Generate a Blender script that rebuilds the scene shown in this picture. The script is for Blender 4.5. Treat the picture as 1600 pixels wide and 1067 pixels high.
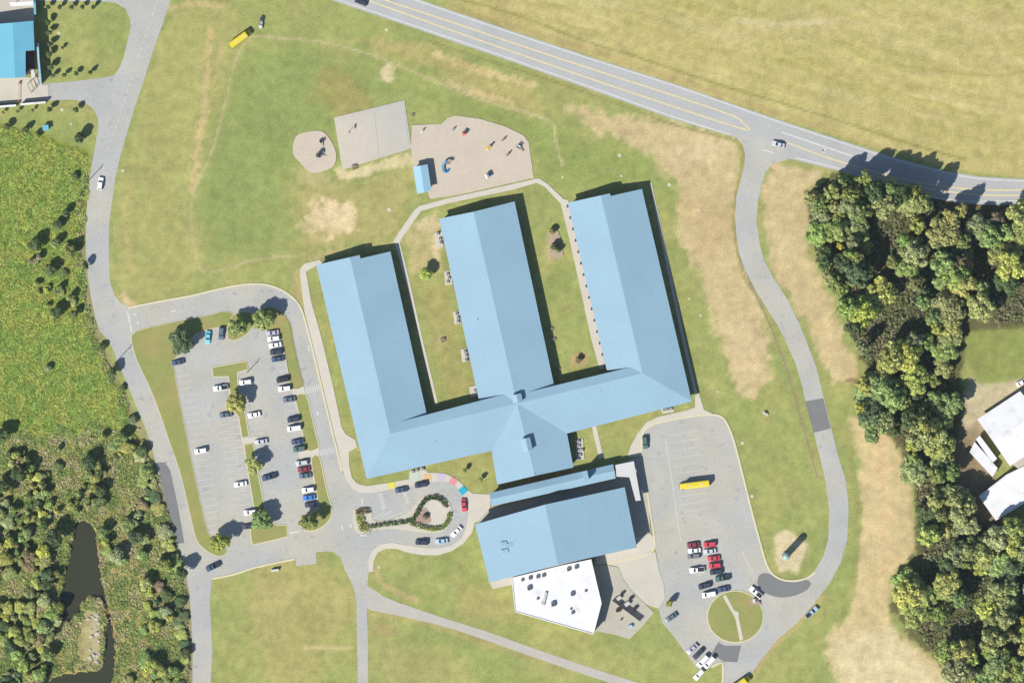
import bpy, bmesh, math, random
import numpy as np
from mathutils import Vector, Matrix
for o in list(bpy.data.objects): bpy.data.objects.remove(o)
sc = bpy.context.scene
col = sc.collection
# ------------------------------------------------------------------ camera, sky, sun, exposure
S = 0.24            # metres per photo pixel on the ground
HC = 2500.0         # flying height
PI = math.pi
cam = bpy.data.cameras.new('Camera'); camo = bpy.data.objects.new('Camera', cam); col.objects.link(camo)
camo.location = (0, 0, HC); camo.rotation_euler = (0, 0, 0)
cam.sensor_width = 36.0; cam.lens = 36.0*HC/(1600*S); cam.clip_end = 6000; cam.clip_start = 10
sc.camera = camo
SUN_EL, SUN_AZ = math.radians(43), math.radians(47)      # shadows run up and to the right, 47 deg above +x
wd = bpy.data.worlds.new('World'); sc.world = wd; wd.use_nodes = True
nt = wd.node_tree; bg = nt.nodes['Background']
sky = nt.nodes.new('ShaderNodeTexSky'); sky.sky_type = 'NISHITA'; sky.sun_disc = False
sky.sun_elevation = SUN_EL; sky.ozone_density = 3.0; sky.dust_density = 0.5
sky.sun_rotation = math.radians(90) - (SUN_AZ + PI)
nt.links.new(sky.outputs[0], bg.inputs[0]); bg.inputs[1].default_value = 0.075
sl = bpy.data.lights.new('Sun', 'SUN'); sl.energy = 4.2; sl.angle = math.radians(0.5); sl.color = (1.0, 0.95, 0.865)
so = bpy.data.objects.new('Sun', sl); col.objects.link(so)
sdir = Vector((-math.cos(SUN_AZ)*math.cos(SUN_EL), -math.sin(SUN_AZ)*math.cos(SUN_EL), math.sin(SUN_EL)))
so.rotation_euler = sdir.to_track_quat('Z', 'Y').to_euler(); so.location = sdir*300
sc.view_settings.view_transform = 'Standard'; sc.view_settings.look = 'None'
sc.view_settings.exposure = 0.96; sc.view_settings.gamma = 1; sc.view_settings.use_curve_mapping = False
# ------------------------------------------------------------------ helpers
def W(px, py, z=0.0):
    k = S*(HC-z)/HC
    return Vector(((px-800)*k, (533.5-py)*k, z))
def lin(c):
    c = c/255.0
    return c/12.92 if c <= 0.04045 else ((c+0.055)/1.055)**2.4
KEXP = 2.0
def A(r, g, b):      # sunlit appearance -> base colour
    return tuple(min(0.85, lin(v)/KEXP) for v in (r, g, b))
def tag(o, label=None, cat=None, group=None, kind=None):
    if label: o['label'] = label
    if cat: o['category'] = cat
    if group: o['group'] = group
    if kind: o['kind'] = kind
    return o
def empty(name, loc=(0,0,0), rz=0):
    o = bpy.data.objects.new(name, None); col.objects.link(o)
    o.location = loc; o.rotation_euler = (0,0,rz); o.empty_display_size = 0.5
    return o
def link(name, me, parent=None, mat=None, loc=None, rz=None):
    o = bpy.data.objects.new(name, me); col.objects.link(o)
    if mat is not None and len(me.materials) == 0: me.materials.append(mat)
    if parent is not None: o.parent = parent
    if loc is not None: o.location = loc
    if rz is not None: o.rotation_euler = (0,0,rz)
    return o
class MB:
    def __init__(s): s.v = []; s.f = []; s.m = []
    def face(s, pts, m=0):
        n = len(s.v); s.v += [tuple(p) for p in pts]; s.f.append(tuple(range(n, n+len(pts)))); s.m.append(m); return s
    def prism(s, pts, z0, z1, m=0, cap=True, ms=None):
        """polygon pts (2D or 3D) -> closed prism"""
        ms = m if ms is None else ms
        P = [(p[0], p[1]) for p in pts]
        ar = sum(P[i][0]*P[(i+1) % len(P)][1]-P[(i+1) % len(P)][0]*P[i][1] for i in range(len(P)))
        if ar < 0: P = P[::-1]
        n = len(P)
        s.face([(x, y, z1) for x, y in P], m)
        if cap: s.face([(x, y, z0) for x, y in P[::-1]], m)
        for i in range(n):
            a, b = P[i], P[(i+1) % n]
            s.face([(a[0],a[1],z0),(b[0],b[1],z0),(b[0],b[1],z1),(a[0],a[1],z1)], ms)
        return s
    def slab(s, pts, t, m=0):
        """3D polygon given thickness straight down"""
        P = [Vector(p) for p in pts]
        ar = sum(P[i].x*P[(i+1) % len(P)].y-P[(i+1) % len(P)].x*P[i].y for i in range(len(P)))
        if ar < 0: P = P[::-1]
        d = Vector((0,0,t)); n = len(P)
        s.face(P, m); s.face([p-d for p in P[::-1]], m)
        for i in range(n):
            a, b = P[i], P[(i+1) % n]; s.face([a-d, b-d, b, a], m)
        return s
    def box(s, c, d, rz=0, m=0):
        x, y, z = d[0]/2, d[1]/2, d[2]/2; ca, sa = math.cos(rz), math.sin(rz)
        q = lambda a, b: (c[0]+a*ca-b*sa, c[1]+a*sa+b*ca)
        return s.prism([q(-x,-y), q(x,-y), q(x,y), q(-x,y)], c[2]-z, c[2]+z, m)
    def tube(s, a, b, r0, r1, n=8, m=0, cap=True):
        a, b = Vector(a), Vector(b); ax = (b-a).normalized()
        u = ax.orthogonal().normalized(); w = ax.cross(u)
        A0 = [a+(u*math.cos(2*PI*i/n)+w*math.sin(2*PI*i/n))*r0 for i in range(n)]
        B0 = [b+(u*math.cos(2*PI*i/n)+w*math.sin(2*PI*i/n))*r1 for i in range(n)]
        for i in range(n):
            j = (i+1) % n; s.face([A0[i], A0[j], B0[j], B0[i]], m)
        if cap: s.face(B0, m); s.face(A0[::-1], m)
        return s
    def mesh(s, name, mats=()):
        me = bpy.data.meshes.new(name); me.from_pydata(s.v, [], s.f)
        for m in mats: me.materials.append(m)
        if len(mats) > 1: me.polygons.foreach_set('material_index', s.m)
        me.update(); return me
    def build(s, name, mat, parent=None, loc=None, rz=None):
        mats = mat if isinstance(mat, (list, tuple)) else (mat,)
        return link(name, s.mesh(name, mats), parent, None, loc, rz)
def smooth(pts, closed=False, k=4):
    out = []; n = len(pts); P = [np.array(p, float) for p in pts]
    rng = range(n) if closed else range(n-1)
    for i in rng:
        p0 = P[(i-1) % n] if closed or i > 0 else P[0]
        p1 = P[i]; p2 = P[(i+1) % n]
        p3 = P[(i+2) % n] if closed or i+2 < n else P[-1]
        for j in range(k):
            t = j/k
            out.append(tuple(0.5*((2*p1)+(-p0+p2)*t+(2*p0-5*p1+4*p2-p3)*t*t+(-p0+3*p1-3*p2+p3)*t**3)))
    if not closed: out.append(tuple(P[-1]))
    return out
def wpts(pts): return [W(x, y) for x, y in pts]
def offset(pts, d):
    """left/right offsets of an open polyline of world points"""
    L = []; R = []
    for i, p in enumerate(pts):
        a = pts[max(0, i-1)]; b = pts[min(len(pts)-1, i+1)]
        t = Vector((b[0]-a[0], b[1]-a[1], 0)); t.normalize(); nrm = Vector((-t.y, t.x, 0))
        L.append(Vector((p[0], p[1], 0))+nrm*d); R.append(Vector((p[0], p[1], 0))-nrm*d)
    return L, R
def ribbon(mb, pts, width, z0, z1=None):
    """pts in px; flat strip at z0 or a raised strip from 0 to z1"""
    L, R = offset(wpts(pts), width/2)
    for i in range(len(L)-1):
        q = [(L[i].x,L[i].y), (R[i].x,R[i].y), (R[i+1].x,R[i+1].y), (L[i+1].x,L[i+1].y)]
        if z1 is None: mb.face([(x, y, z0) for x, y in q])
        else:
            mb.face([(x, y, z1) for x, y in q])
            mb.face([(*q[1],z0),(*q[2],z0),(*q[2],z1),(*q[1],z1)]); mb.face([(*q[3],z0),(*q[0],z0),(*q[0],z1),(*q[3],z1)])
    if z1 is not None:
        for k in (0, -1):
            a, b = L[k], R[k]
            if k == 0: a, b = b, a
            mb.face([(b.x,b.y,z0),(a.x,a.y,z0),(a.x,a.y,z1),(b.x,b.y,z1)])
# ------------------------------------------------------------------ materials
def mat(name, c, rough=0.8, spec=0.3, metal=0.0, n1=0.0, s1=1.0, n2=0.0, s2=10.0, coat=0.0, bump=0.0, c2=None, c2s=0.05, c3=None, c3s=0.4):
    m = bpy.data.materials.new(name); m.use_nodes = True; t = m.node_tree; b = t.nodes['Principled BSDF']
    b.inputs['Roughness'].default_value = rough; b.inputs['Metallic'].default_value = metal
    b.inputs['Specular IOR Level'].default_value = spec; b.inputs['Coat Weight'].default_value = coat
    b.inputs['Base Color'].default_value = (*c, 1)
    if n1 or n2 or c2:
        g = t.nodes.new('ShaderNodeNewGeometry')
        def noise(sc_, det=4):
            n = t.nodes.new('ShaderNodeTexNoise'); n.inputs['Scale'].default_value = sc_; n.inputs['Detail'].default_value = det
            t.links.new(g.outputs['Position'], n.inputs['Vector']); return n
        rgb = t.nodes.new('ShaderNodeRGB'); rgb.outputs[0].default_value = (*c, 1); cur = rgb.outputs[0]
        if c2:
            n = noise(c2s, 5); r = t.nodes.new('ShaderNodeValToRGB'); r.color_ramp.elements[0].position = 0.42; r.color_ramp.elements[1].position = 0.62
            t.links.new(n.outputs[0], r.inputs[0]); mx = t.nodes.new('ShaderNodeMixRGB'); mx.inputs[2].default_value = (*c2, 1)
            t.links.new(r.outputs[0], mx.inputs[0]); t.links.new(cur, mx.inputs[1]); cur = mx.outputs[0]
        if c3:
            n = noise(c3s, 6); r = t.nodes.new('ShaderNodeValToRGB'); r.color_ramp.elements[0].position = 0.60; r.color_ramp.elements[1].position = 0.72
            t.links.new(n.outputs[0], r.inputs[0]); mx = t.nodes.new('ShaderNodeMixRGB'); mx.inputs[2].default_value = (*c3, 1)
            t.links.new(r.outputs[0], mx.inputs[0]); t.links.new(cur, mx.inputs[1]); cur = mx.outputs[0]
        for amp, s_ in ((n1, s1), (n2, s2)):
            if not amp: continue
            n = noise(s_); mr = t.nodes.new('ShaderNodeMapRange'); mr.inputs[1].default_value = 0.25; mr.inputs[2].default_value = 0.75
            mr.inputs[3].default_value = 1-amp; mr.inputs[4].default_value = 1+amp; t.links.new(n.outputs[0], mr.inputs[0])
            v = t.nodes.new('ShaderNodeVectorMath'); v.operation = 'SCALE'; t.links.new(cur, v.inputs[0]); t.links.new(mr.outputs[0], v.inputs['Scale']); cur = v.outputs[0]
        t.links.new(cur, b.inputs['Base Color'])
        if bump:
            n = noise(s2 if n2 else s1); bp = t.nodes.new('ShaderNodeBump'); bp.inputs['Strength'].default_value = bump; bp.inputs['Distance'].default_value = 0.1
            t.links.new(n.outputs[0], bp.inputs['Height']); t.links.new(bp.outputs[0], b.inputs['Normal'])
    return m
M = {}
M['asphalt'] = mat('asphalt', A(196,197,193), 0.9, 0.2, n1=0.07, s1=0.10, n2=0.08, s2=1.1, c2=A(205,201,187), c2s=0.035, c3=A(181,181,178), c3s=0.35)
M['highway'] = mat('highway_asphalt', A(197,198,195), 0.9, 0.2, n1=0.06, s1=0.1, n2=0.06, s2=1.0, c3=A(184,186,187), c3s=0.12)
M['patch'] = mat('fresh_asphalt', A(140,140,139), 0.9, 0.2, n1=0.05, s1=0.3, n2=0.05, s2=2)
M['concrete'] = mat('concrete', A(226,219,203), 0.85, 0.25, n1=0.05, s1=0.2, n2=0.04, s2=2)
M['pad'] = mat('pad_concrete', A(220,215,198), 0.85, 0.25, n1=0.06, s1=0.15, n2=0.04, s2=1.5)
M['yard'] = mat('yard_concrete', A(204,199,183), 0.85, 0.25, n1=0.08, s1=0.12, n2=0.05, s2=1.5)
M['kerb'] = mat('kerb', A(238,228,190), 0.85, 0.25, n1=0.06, s1=0.4)
M['white_paint'] = mat('white_paint', A(228,228,224), 0.7, 0.3, n1=0.12, s1=0.8)
M['faint_paint'] = mat('worn_white_paint', A(221,219,210), 0.8, 0.3, n1=0.08, s1=0.6)
M['yellow_paint'] = mat('yellow_paint', A(236,221,176), 0.7, 0.3, n1=0.1, s1=0.6)
M['court'] = mat('court', A(221,211,193), 0.9, 0.2, n1=0.04, s1=0.08, n2=0.04, s2=0.8, c2=A(206,203,193), c2s=0.03)
M['mulch'] = mat('playground_mulch', A(221,208,188), 0.95, 0.1, n1=0.05, s1=0.1, n2=0.08, s2=1.6)
M['roof'] = mat('blue_metal_roof', A(160,196,216), 0.5, 0.3, n1=0.05, s1=0.06, n2=0.035, s2=0.9)
M['roof2'] = mat('cyan_metal_roof', A(122,200,225), 0.45, 0.35, n1=0.03, s1=0.2)
M['roof3'] = mat('shed_roof', A(170,215,235), 0.45, 0.35, n1=0.02, s1=0.3)
M['white_roof'] = mat('white_membrane_roof', (0.50,0.50,0.505), 0.6, 0.3, n1=0.05, s1=0.25, n2=0.03, s2=1.2, c3=(0.42,0.415,0.41), c3s=0.22)
M['canopy_white'] = mat('canopy_white', A(230,229,226), 0.6, 0.3, n1=0.04, s1=0.4)
M['brick'] = mat('brick_wall', A(150,110,90), 0.9, 0.2, n1=0.1, s1=2)
M['render'] = mat('cream_wall', A(215,205,185), 0.9, 0.2, n1=0.05, s1=1)
M['window'] = mat('window_glass', (0.02,0.03,0.04), 0.1, 0.5)
M['frame'] = mat('white_frame', A(225,225,225), 0.5, 0.4)
M['grey_metal'] = mat('grey_metal', A(172,173,171), 0.5, 0.5, n1=0.05, s1=2)
M['dark_metal'] = mat('dark_metal', A(70,72,75), 0.5, 0.5)
M['pale_metal'] = mat('pale_metal', A(215,215,212), 0.5, 0.4, n1=0.05, s1=2)
M['rubber'] = mat('rubber', (0.02,0.02,0.022), 0.8, 0.3)
M['rim'] = mat('rim', (0.35,0.35,0.37), 0.35, 0.5, metal=0.8)
M['glass'] = mat('car_glass', (0.012,0.016,0.022), 0.08, 0.5)
M['lamp'] = mat('headlamp', (0.6,0.6,0.6), 0.2, 0.5)
M['tail'] = mat('tail_lamp', (0.35,0.02,0.02), 0.3, 0.5)
M['bark'] = mat('bark', (0.07,0.05,0.035), 0.95, 0.1, n1=0.2, s1=3)
M['soilbed'] = mat('brown_mulch', A(188,164,146), 0.95, 0.1, n1=0.15, s1=1.5)
M['hedge_bed'] = mat('bed', A(196,178,150), 0.95, 0.1, n1=0.1, s1=1.0)
M['lawn'] = mat('island_lawn', A(160,168,98), 0.95, 0.1, n1=0.07, s1=0.25, n2=0.1, s2=2.0, bump=0.4, c2=A(176,168,106), c2s=0.07)
M['teal'] = mat('teal_tank_paint', A(168,200,190), 0.5, 0.4, n1=0.04, s1=0.5)
M['yellow'] = mat('bus_yellow', A(250,226,50), 0.5, 0.4)
M['black'] = mat('black_trim', (0.015,0.015,0.017), 0.5, 0.4)
M['rock'] = mat('pale_rock', A(205,198,180), 0.95, 0.2, n1=0.2, s1=0.8)
M['wood'] = mat('weathered_wood', A(160,145,125), 0.9, 0.2, n1=0.15, s1=3)
M['orange'] = mat('orange_paint', A(235,170,120), 0.5, 0.4)
def paint(name, rgb): M[name] = mat(name, A(*rgb), 0.4, 0.45)
for nm, c in (('p_yellow',(245,236,90)),('p_orange',(245,205,145)),('p_lav',(215,205,228)),('p_pink',(240,165,165)),('p_cyan',(30,195,220)),
              ('p_mint',(215,225,205)),('blue_plastic',(40,150,205)),('yellow_plastic',(240,205,60)),('red_plastic',(205,60,60)),('white_plastic',(235,235,232)),('lav_plastic',(190,185,200))): paint(nm, c)
# leaves: colour from the tree's own object colour
lm = bpy.data.materials.new('leaves'); lm.use_nodes = True; t = lm.node_tree; b = t.nodes['Principled BSDF']
oi = t.nodes.new('ShaderNodeObjectInfo'); g = t.nodes.new('ShaderNodeNewGeometry')
n = t.nodes.new('ShaderNodeTexNoise'); n.inputs['Scale'].default_value = 0.55; n.inputs['Detail'].default_value = 3
t.links.new(g.outputs['Position'], n.inputs['Vector'])
mr = t.nodes.new('ShaderNodeMapRange'); mr.inputs[1].default_value = 0.3; mr.inputs[2].default_value = 0.7; mr.inputs[3].default_value = 0.72; mr.inputs[4].default_value = 1.3
t.links.new(n.outputs[0], mr.inputs[0])
ri = t.nodes.new('ShaderNodeMapRange'); ri.inputs[3].default_value = 0.6; ri.inputs[4].default_value = 1.4
t.links.new(g.outputs['Random Per Island'], ri.inputs[0])
mm = t.nodes.new('ShaderNodeMath'); mm.operation = 'MULTIPLY'; t.links.new(mr.outputs[0], mm.inputs[0]); t.links.new(ri.outputs[0], mm.inputs[1])
vs = t.nodes.new('ShaderNodeVectorMath'); vs.operation = 'SCALE'; t.links.new(oi.outputs['Color'], vs.inputs[0]); t.links.new(mm.outputs[0], vs.inputs['Scale'])
t.links.new(vs.outputs[0], b.inputs['Base Color']); b.inputs['Roughness'].default_value = 0.65; b.inputs['Specular IOR Level'].default_value = 0.25
tr = t.nodes.new('ShaderNodeBsdfTranslucent'); t.links.new(vs.outputs[0], tr.inputs[0])
ms = t.nodes.new('ShaderNodeMixShader'); ms.inputs[0].default_value = 0.33
t.links.new(b.outputs[0], ms.inputs[1]); t.links.new(tr.outputs[0], ms.inputs[2]); t.links.new(ms.outputs[0], t.nodes['Material Output'].inputs[0])
M['leaves'] = lm
# ------------------------------------------------------------------ ground sheet
rs = np.random.RandomState(3)
LAT = rs.rand(256, 256)
def vnoise(x, y):
    xi = np.floor(x).astype(int); yi = np.floor(y).astype(int); fx = x-xi; fy = y-yi
    fx = fx*fx*(3-2*fx); fy = fy*fy*(3-2*fy)
    a = LAT[yi % 256, xi % 256]; b_ = LAT[yi % 256, (xi+1) % 256]; c = LAT[(yi+1) % 256, xi % 256]; d = LAT[(yi+1) % 256, (xi+1) % 256]
    return (a*(1-fx)+b_*fx)*(1-fy)+(c*(1-fx)+d*fx)*fy
def fbm(x, y, o=4):
    s = 0; a = 0.5; tot = 0
    for i in range(o):
        s = s+a*vnoise(x*2**i+17*i, y*2**i+31*i); tot += a; a *= 0.5
    return s/tot-0.5
gx = np.concatenate([[-4000,-2000,-1000,-500,-250,-100], np.arange(-24, 1625, 3.4), [1700,1850,2100,2600,3600,5600]])
gy = np.concatenate([[-4000,-2000,-1000,-500,-250,-100], np.arange(-24, 1092, 3.4), [1170,1320,1570,2100,3100,5100]])
PX, PY = np.meshgrid(gx, gy); NX, NY = len(gx), len(gy)
def sdist(pts, X, Y):
    """signed distance, positive inside"""
    d = np.full(X.shape, 1e9); ins = np.zeros(X.shape, bool); n = len(pts)
    for i in range(n):
        x0, y0 = pts[i]; x1, y1 = pts[(i+1) % n]; ex, ey = x1-x0, y1-y0; L = ex*ex+ey*ey+1e-9
        t_ = np.clip(((X-x0)*ex+(Y-y0)*ey)/L, 0, 1)
        d = np.minimum(d, np.hypot(X-(x0+t_*ex), Y-(y0+t_*ey)))
        c = ((y0 > Y) != (y1 > Y)) & (X < (x1-x0)*(Y-y0)/((y1-y0) if y1 != y0 else 1e-9)+x0); ins ^= c
    return np.where(ins, d, -d)
def ldist(pts, X, Y):
    d = np.full(X.shape, 1e9)
    for i in range(len(pts)-1):
        x0, y0 = pts[i]; x1, y1 = pts[i+1]; ex, ey = x1-x0, y1-y0; L = ex*ex+ey*ey+1e-9
        t_ = np.clip(((X-x0)*ex+(Y-y0)*ey)/L, 0, 1); d = np.minimum(d, np.hypot(X-(x0+t_*ex), Y-(y0+t_*ey)))
    return d
def sst(x): x = np.clip(x, 0, 1); return x*x*(3-2*x)
N1 = fbm(PX/55, PY/55); N2 = fbm(PX/14+9, PY/14+4); N3 = fbm(PX/5+3, PY/5+8, 3)
COL = np.zeros(PX.shape+(3,)); COL[:] = A(166,173,106)
def tint(mask, rgb):
    c = np.array(A(*rgb)); COL[:] = COL*(1-mask[..., None])+c*mask[..., None]
def zone(pts, rgb, soft=10, rag=10, k=1.0):
    x0, x1 = min(p[0] for p in pts)-60, max(p[0] for p in pts)+60; y0, y1 = min(p[1] for p in pts)-60, max(p[1] for p in pts)+60
    i0, i1 = np.searchsorted(gx, [x0, x1]); j0, j1 = np.searchsorted(gy, [y0, y1]); sl_ = np.s_[j0:j1, i0:i1]
    X, Y = PX[sl_], PY[sl_]
    if X.size == 0: return
    d = sdist(pts, X, Y)+(N2[sl_]*1.6+N3[sl_]*0.8)*rag
    m = sst(d/soft+0.5)*k; c = np.array(A(*rgb)); COL[sl_] = COL[sl_]*(1-m[..., None])+c*m[..., None]
def path(pts, rgb, w=2.0, k=0.8, rag=2.0):
    x0, x1 = min(p[0] for p in pts)-20, max(p[0] for p in pts)+20; y0, y1 = min(p[1] for p in pts)-20, max(p[1] for p in pts)+20
    i0, i1 = np.searchsorted(gx, [x0, x1]); j0, j1 = np.searchsorted(gy, [y0, y1]); sl_ = np.s_[j0:j1, i0:i1]
    d = w-ldist(pts, PX[sl_], PY[sl_])+N3[sl_]*rag
    m = sst(d/2.5+0.5)*k; c = np.array(A(*rgb)); COL[sl_] = COL[sl_]*(1-m[..., None])+c*m[..., None]
def blob(cx, cy, rx, ry, rgb, k=1.0, soft=10, rag=8):
    zone([(cx+rx*math.cos(a_*PI/8), cy+ry*math.sin(a_*PI/8)) for a_ in range(16)], rgb, soft, rag, k)
# broad mottling of the lawns: lusher green and straw
tint(sst((N1*2.4)+0.30)*0.35, (148,166,94)); tint(sst((fbm(PX/40+50, PY/40+70)*2.6)+0.30)*0.40, (188,178,116))
zone([(640,-30),(700,-300),(2500,-900),(2500,279),(1600,279),(1490,266),(1200,180),(800,48)], (199,186,126), 6, 2)
FD = sdist([(640,-30),(2500,-900),(2500,265),(1600,270),(1490,256),(1200,165),(800,38)], PX, PY); FM = sst(FD/10)
FV = np.where(FD > 0, FD, 0)**0.92+N1*14; FU = PX*0.95+PY*0.3
tint(FM*sst(fbm(FU/150, FV/13)*3.2+0.35)*0.6, (191,180,112)); tint(FM*sst(fbm(FU/110+30, FV/4.0+11, 3)*3.0+0.25)*0.5, (217,203,150)); tint(FM*sst(fbm(FU/200+9, FV/3.0+5, 2)*4-0.2)*0.45, (178,168,102))
tint(FM*sst(fbm(PX/70+3, PY/60)*3)*0.4, (208,188,132))
path(smooth([(690,-8),(720,0),(770,13),(830,32),(900,60),(980,85),(1050,108),(1130,135),(1200,155),(1260,173),(1320,192),(1390,215),(1450,234),(1510,250)]), (150,146,84), 2.0, 0.7)
path(smooth([(700,10),(800,42),(930,82),(1060,124),(1200,172),(1300,204),(1390,236)]), (190,170,118), 5.0, 0.6)
path(smooth([(1325,75),(1360,93),(1400,103),(1440,107),(1500,115),(1560,118),(1610,112)]), (168,165,92), 2.4, 0.5)
path(smooth([(1040,-10),(1090,5),(1130,20),(1180,27)]), (172,166,98), 2.0, 0.6); path([(1150,32),(1210,40),(1300,34)], (220,205,165), 5, 0.5, 6)
path(smooth([(1200,92),(1260,86),(1330,92),(1420,118),(1500,127),(1600,122)]), (208,196,128), 2.5, 0.5)
# west meadow
zone([(262,10),(360,0),(380,60),(340,170),(300,300),(310,420),(230,470),(180,460),(175,380),(190,260)], (184,178,116), 30, 20, 0.6)
path([(328,50),(322,110),(318,180),(306,250),(300,300)], (213,188,138), 5, 0.75, 14); path([(345,70),(335,150)], (205,182,130), 3, 0.6, 10)
path([(200,290),(196,360),(205,430)], (196,176,124), 4, 0.5, 8); path([(270,14),(300,6),(345,10)], (208,185,140), 5, 0.6, 10)
zone([(385,85),(470,75),(600,120),(640,150),(560,180),(470,215),(440,300),(430,390),(330,405),(312,330),(345,190)], (149,164,98), 30, 22, 0.75)
zone([(640,140),(780,160),(860,200),(1010,250),(1050,300),(1000,285),(850,290),(830,215),(720,180)], (152,165,95), 16, 10, 0.8)
zone([(505,95),(570,130),(585,175),(520,180),(495,130)], (176,158,102), 16, 14, 0.6)
zone([(550,60),(660,70),(760,110),(830,135),(850,180),(760,160),(680,110)], (190,175,118), 16, 14, 0.7)
path([(680,85),(740,108),(830,133)], (214,193,140), 6, 0.8, 12); path([(700,130),(750,148),(800,160)], (214,193,143), 4, 0.8, 8)
blob(606,113,12,14,(222,206,165)); blob(500,150,25,20,(160,158,96),0.5)
# trails
TR = (200,187,146)
path(smooth([(392,58),(430,59),(500,66),(560,80),(610,98),(680,128),(740,152),(800,170),(860,190),(868,220),(878,258)]), TR, 1.7, 0.85)
path(smooth([(392,58),(370,90),(350,170),(330,240),(303,300),(298,345),(306,395),(318,425),(350,420),(400,406),(462,400)]), TR, 1.6, 0.75)
# red-tan soil strips
zone([(885,165),(940,178),(1050,190),(1140,215),(1160,235),(1150,300),(1150,370),(1175,440),(1200,500),(1203,590),(1180,622),(1150,610),(1130,555),(1098,440),(1062,370),(1060,285),(1020,240),(930,205)], (211,191,146), 18, 15)
zone([(1060,290),(1150,330),(1140,400),(1085,400)], (205,180,134), 20, 18, 0.6); zone([(1130,470),(1195,520),(1195,600),(1160,600)], (220,197,155), 20, 14, 0.8)
blob(1090,235,40,18,(224,205,165),0.6,20,14)
zone([(1205,252),(1235,258),(1290,272),(1262,300),(1265,400),(1300,470),(1320,530),(1345,580),(1335,600),(1300,598),(1275,540),(1245,480),(1212,430),(1196,370),(1192,300)], (213,192,148), 14, 12)
zone([(1325,650),(1370,655),(1405,700),(1425,760),(1430,860),(1400,890),(1385,960),(1410,995),(1460,1030),(1520,1067),(1560,1120),(1320,1120),(1310,1067),(1290,1020),(1295,992),(1328,962),(1346,820),(1342,720)], (218,197,150), 12, 10)
zone([(1300,1000),(1390,980),(1450,1040),(1500,1090),(1320,1090)], (230,214,174), 24, 14, 0.8); path([(1375,690),(1385,800),(1378,900)], (226,196,152), 10, 0.6, 14)
path([(1328,700),(1342,800),(1333,930),(1310,975)], (158,160,98), 5, 0.6)
path(smooth([(1156,400),(1180,455),(1210,520),(1235,590),(1255,660),(1278,742)]), (172,160,108), 3, 0.7)
path(smooth([(665,62),(740,88),(830,116),(930,150),(1050,194),(1140,218),(1158,230)]), (146,138,88), 1.6, 0.75, 3)
path(smooth([(1158,228),(1162,245),(1152,292),(1147,330),(1149,370),(1160,425),(1178,458)]), (158,144,98), 1.8, 0.8, 3); path([(1216,250),(1208,275),(1196,310)], (222,196,148), 3, 0.7, 4)
# worn spots by the school
zone([(468,268),(560,285),(650,262),(640,320),(610,360),(560,378),(480,395),(460,330)], (192,178,122), 30, 26, 0.6); zone([(585,1000),(700,1010),(760,1067),(600,1090)], (186,176,118), 30, 24, 0.5); blob(430,930,40,30,(198,184,132),0.5,24,24)
blob(522,338,42,24,(230,208,168),0.95,16,24); blob(500,355,30,12,(222,200,155),0.6,16,16)
zone([(522,262),(545,268),(642,238),(644,256),(600,266),(560,280),(530,280)], (226,210,165), 8, 8); blob(490,280,30,10,(205,192,140),0.6,14,14)
zone([(610,360),(680,340),(690,370),(690,420),(640,430),(640,380)], (205,186,138), 16, 14, 0.7); blob(672,352,20,12,(224,205,165),0.7); blob(683,380,6,26,(226,206,160),0.9,6,6)
zone([(660,450),(700,440),(715,520),(735,600),(700,625),(680,560)], (180,165,108), 16, 16, 0.5); blob(690,535,9,10,(205,190,140),0.7)
blob(905,562,13,12,(190,166,122),0.9,8,6); zone([(458,420),(480,412),(470,480),(455,455)], (196,180,125), 10, 6, 0.8)
zone([(468,398),(620,378),(560,390),(500,405)], (205,190,140), 8, 6, 0.7); zone([(182,462),(195,456),(210,476),(200,480)], (215,192,150), 8, 6)
blob(1050,262,30,20,(214,190,150),0.4)
zone([(1210,835),(1232,830),(1260,845),(1262,870),(1245,895),(1215,895),(1208,865)], (226,210,172), 8, 8); blob(862,385,10,26,(205,185,135),0.7,6,4)
# south lawns
zone([(395,885),(500,870),(550,930),(555,960),(520,990),(480,1080),(420,1080),(400,980)], (186,175,116), 30, 24, 0.7)
path([(475,1011),(552,1012)], (214,194,146), 2.5, 0.8); blob(597,985,22,12,(176,160,112),0.7,10,10); path([(586,890),(600,915),(650,938)], (205,180,132), 4, 0.7, 6)
path([(580,960),(640,965),(760,1005),(900,1050)], (190,172,118), 4, 0.6, 6); zone([(700,900),(790,930),(850,985),(720,960)], (186,172,116), 20, 16, 0.5)
zone([(1130,1020),(1165,1010),(1150,1060),(1130,1060)], (190,170,112), 10, 8, 0.6); path([(1290,930),(1200,1020),(1165,1067)], (196,176,120), 4, 0.7, 4)
# wetland, woods, pond banks
wet = [(-300,190),(20,195),(90,220),(140,235),(140,330),(132,400),(150,520),(195,610),(215,690),(-300,690)]
zone(wet, (140,148,62), 10, 10); tint(sst(sdist(wet, PX, PY)/12)*sst(fbm(PX/22, PY/22)*3+0.3)*0.6, (118,138,58)); tint(sst(sdist(wet, PX, PY)/12)*sst(fbm(PX/12+70, PY/12)*3)*0.6, (172,160,80))
zone([(40,360),(110,370),(100,480),(60,470)], (168,142,92), 12, 14, 0.8)
wood_w = [(-300,680),(215,680),(250,760),(275,850),(297,950),(300,1400),(-300,1400)]
zone(wood_w, (146,146,80), 10, 10); tint(sst(sdist(wood_w, PX, PY)/12)*sst(fbm(PX/20+40, PY/20+40)*3.2+0.2)*0.7, (186,160,108))
zone([(150,850),(205,840),(225,930),(235,1090),(170,1090),(182,1000)], (190,172,112), 12, 12, 0.8); path([(150,820),(166,930),(178,1000),(172,1080)], (150,118,92), 6, 0.8, 6)
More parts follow.
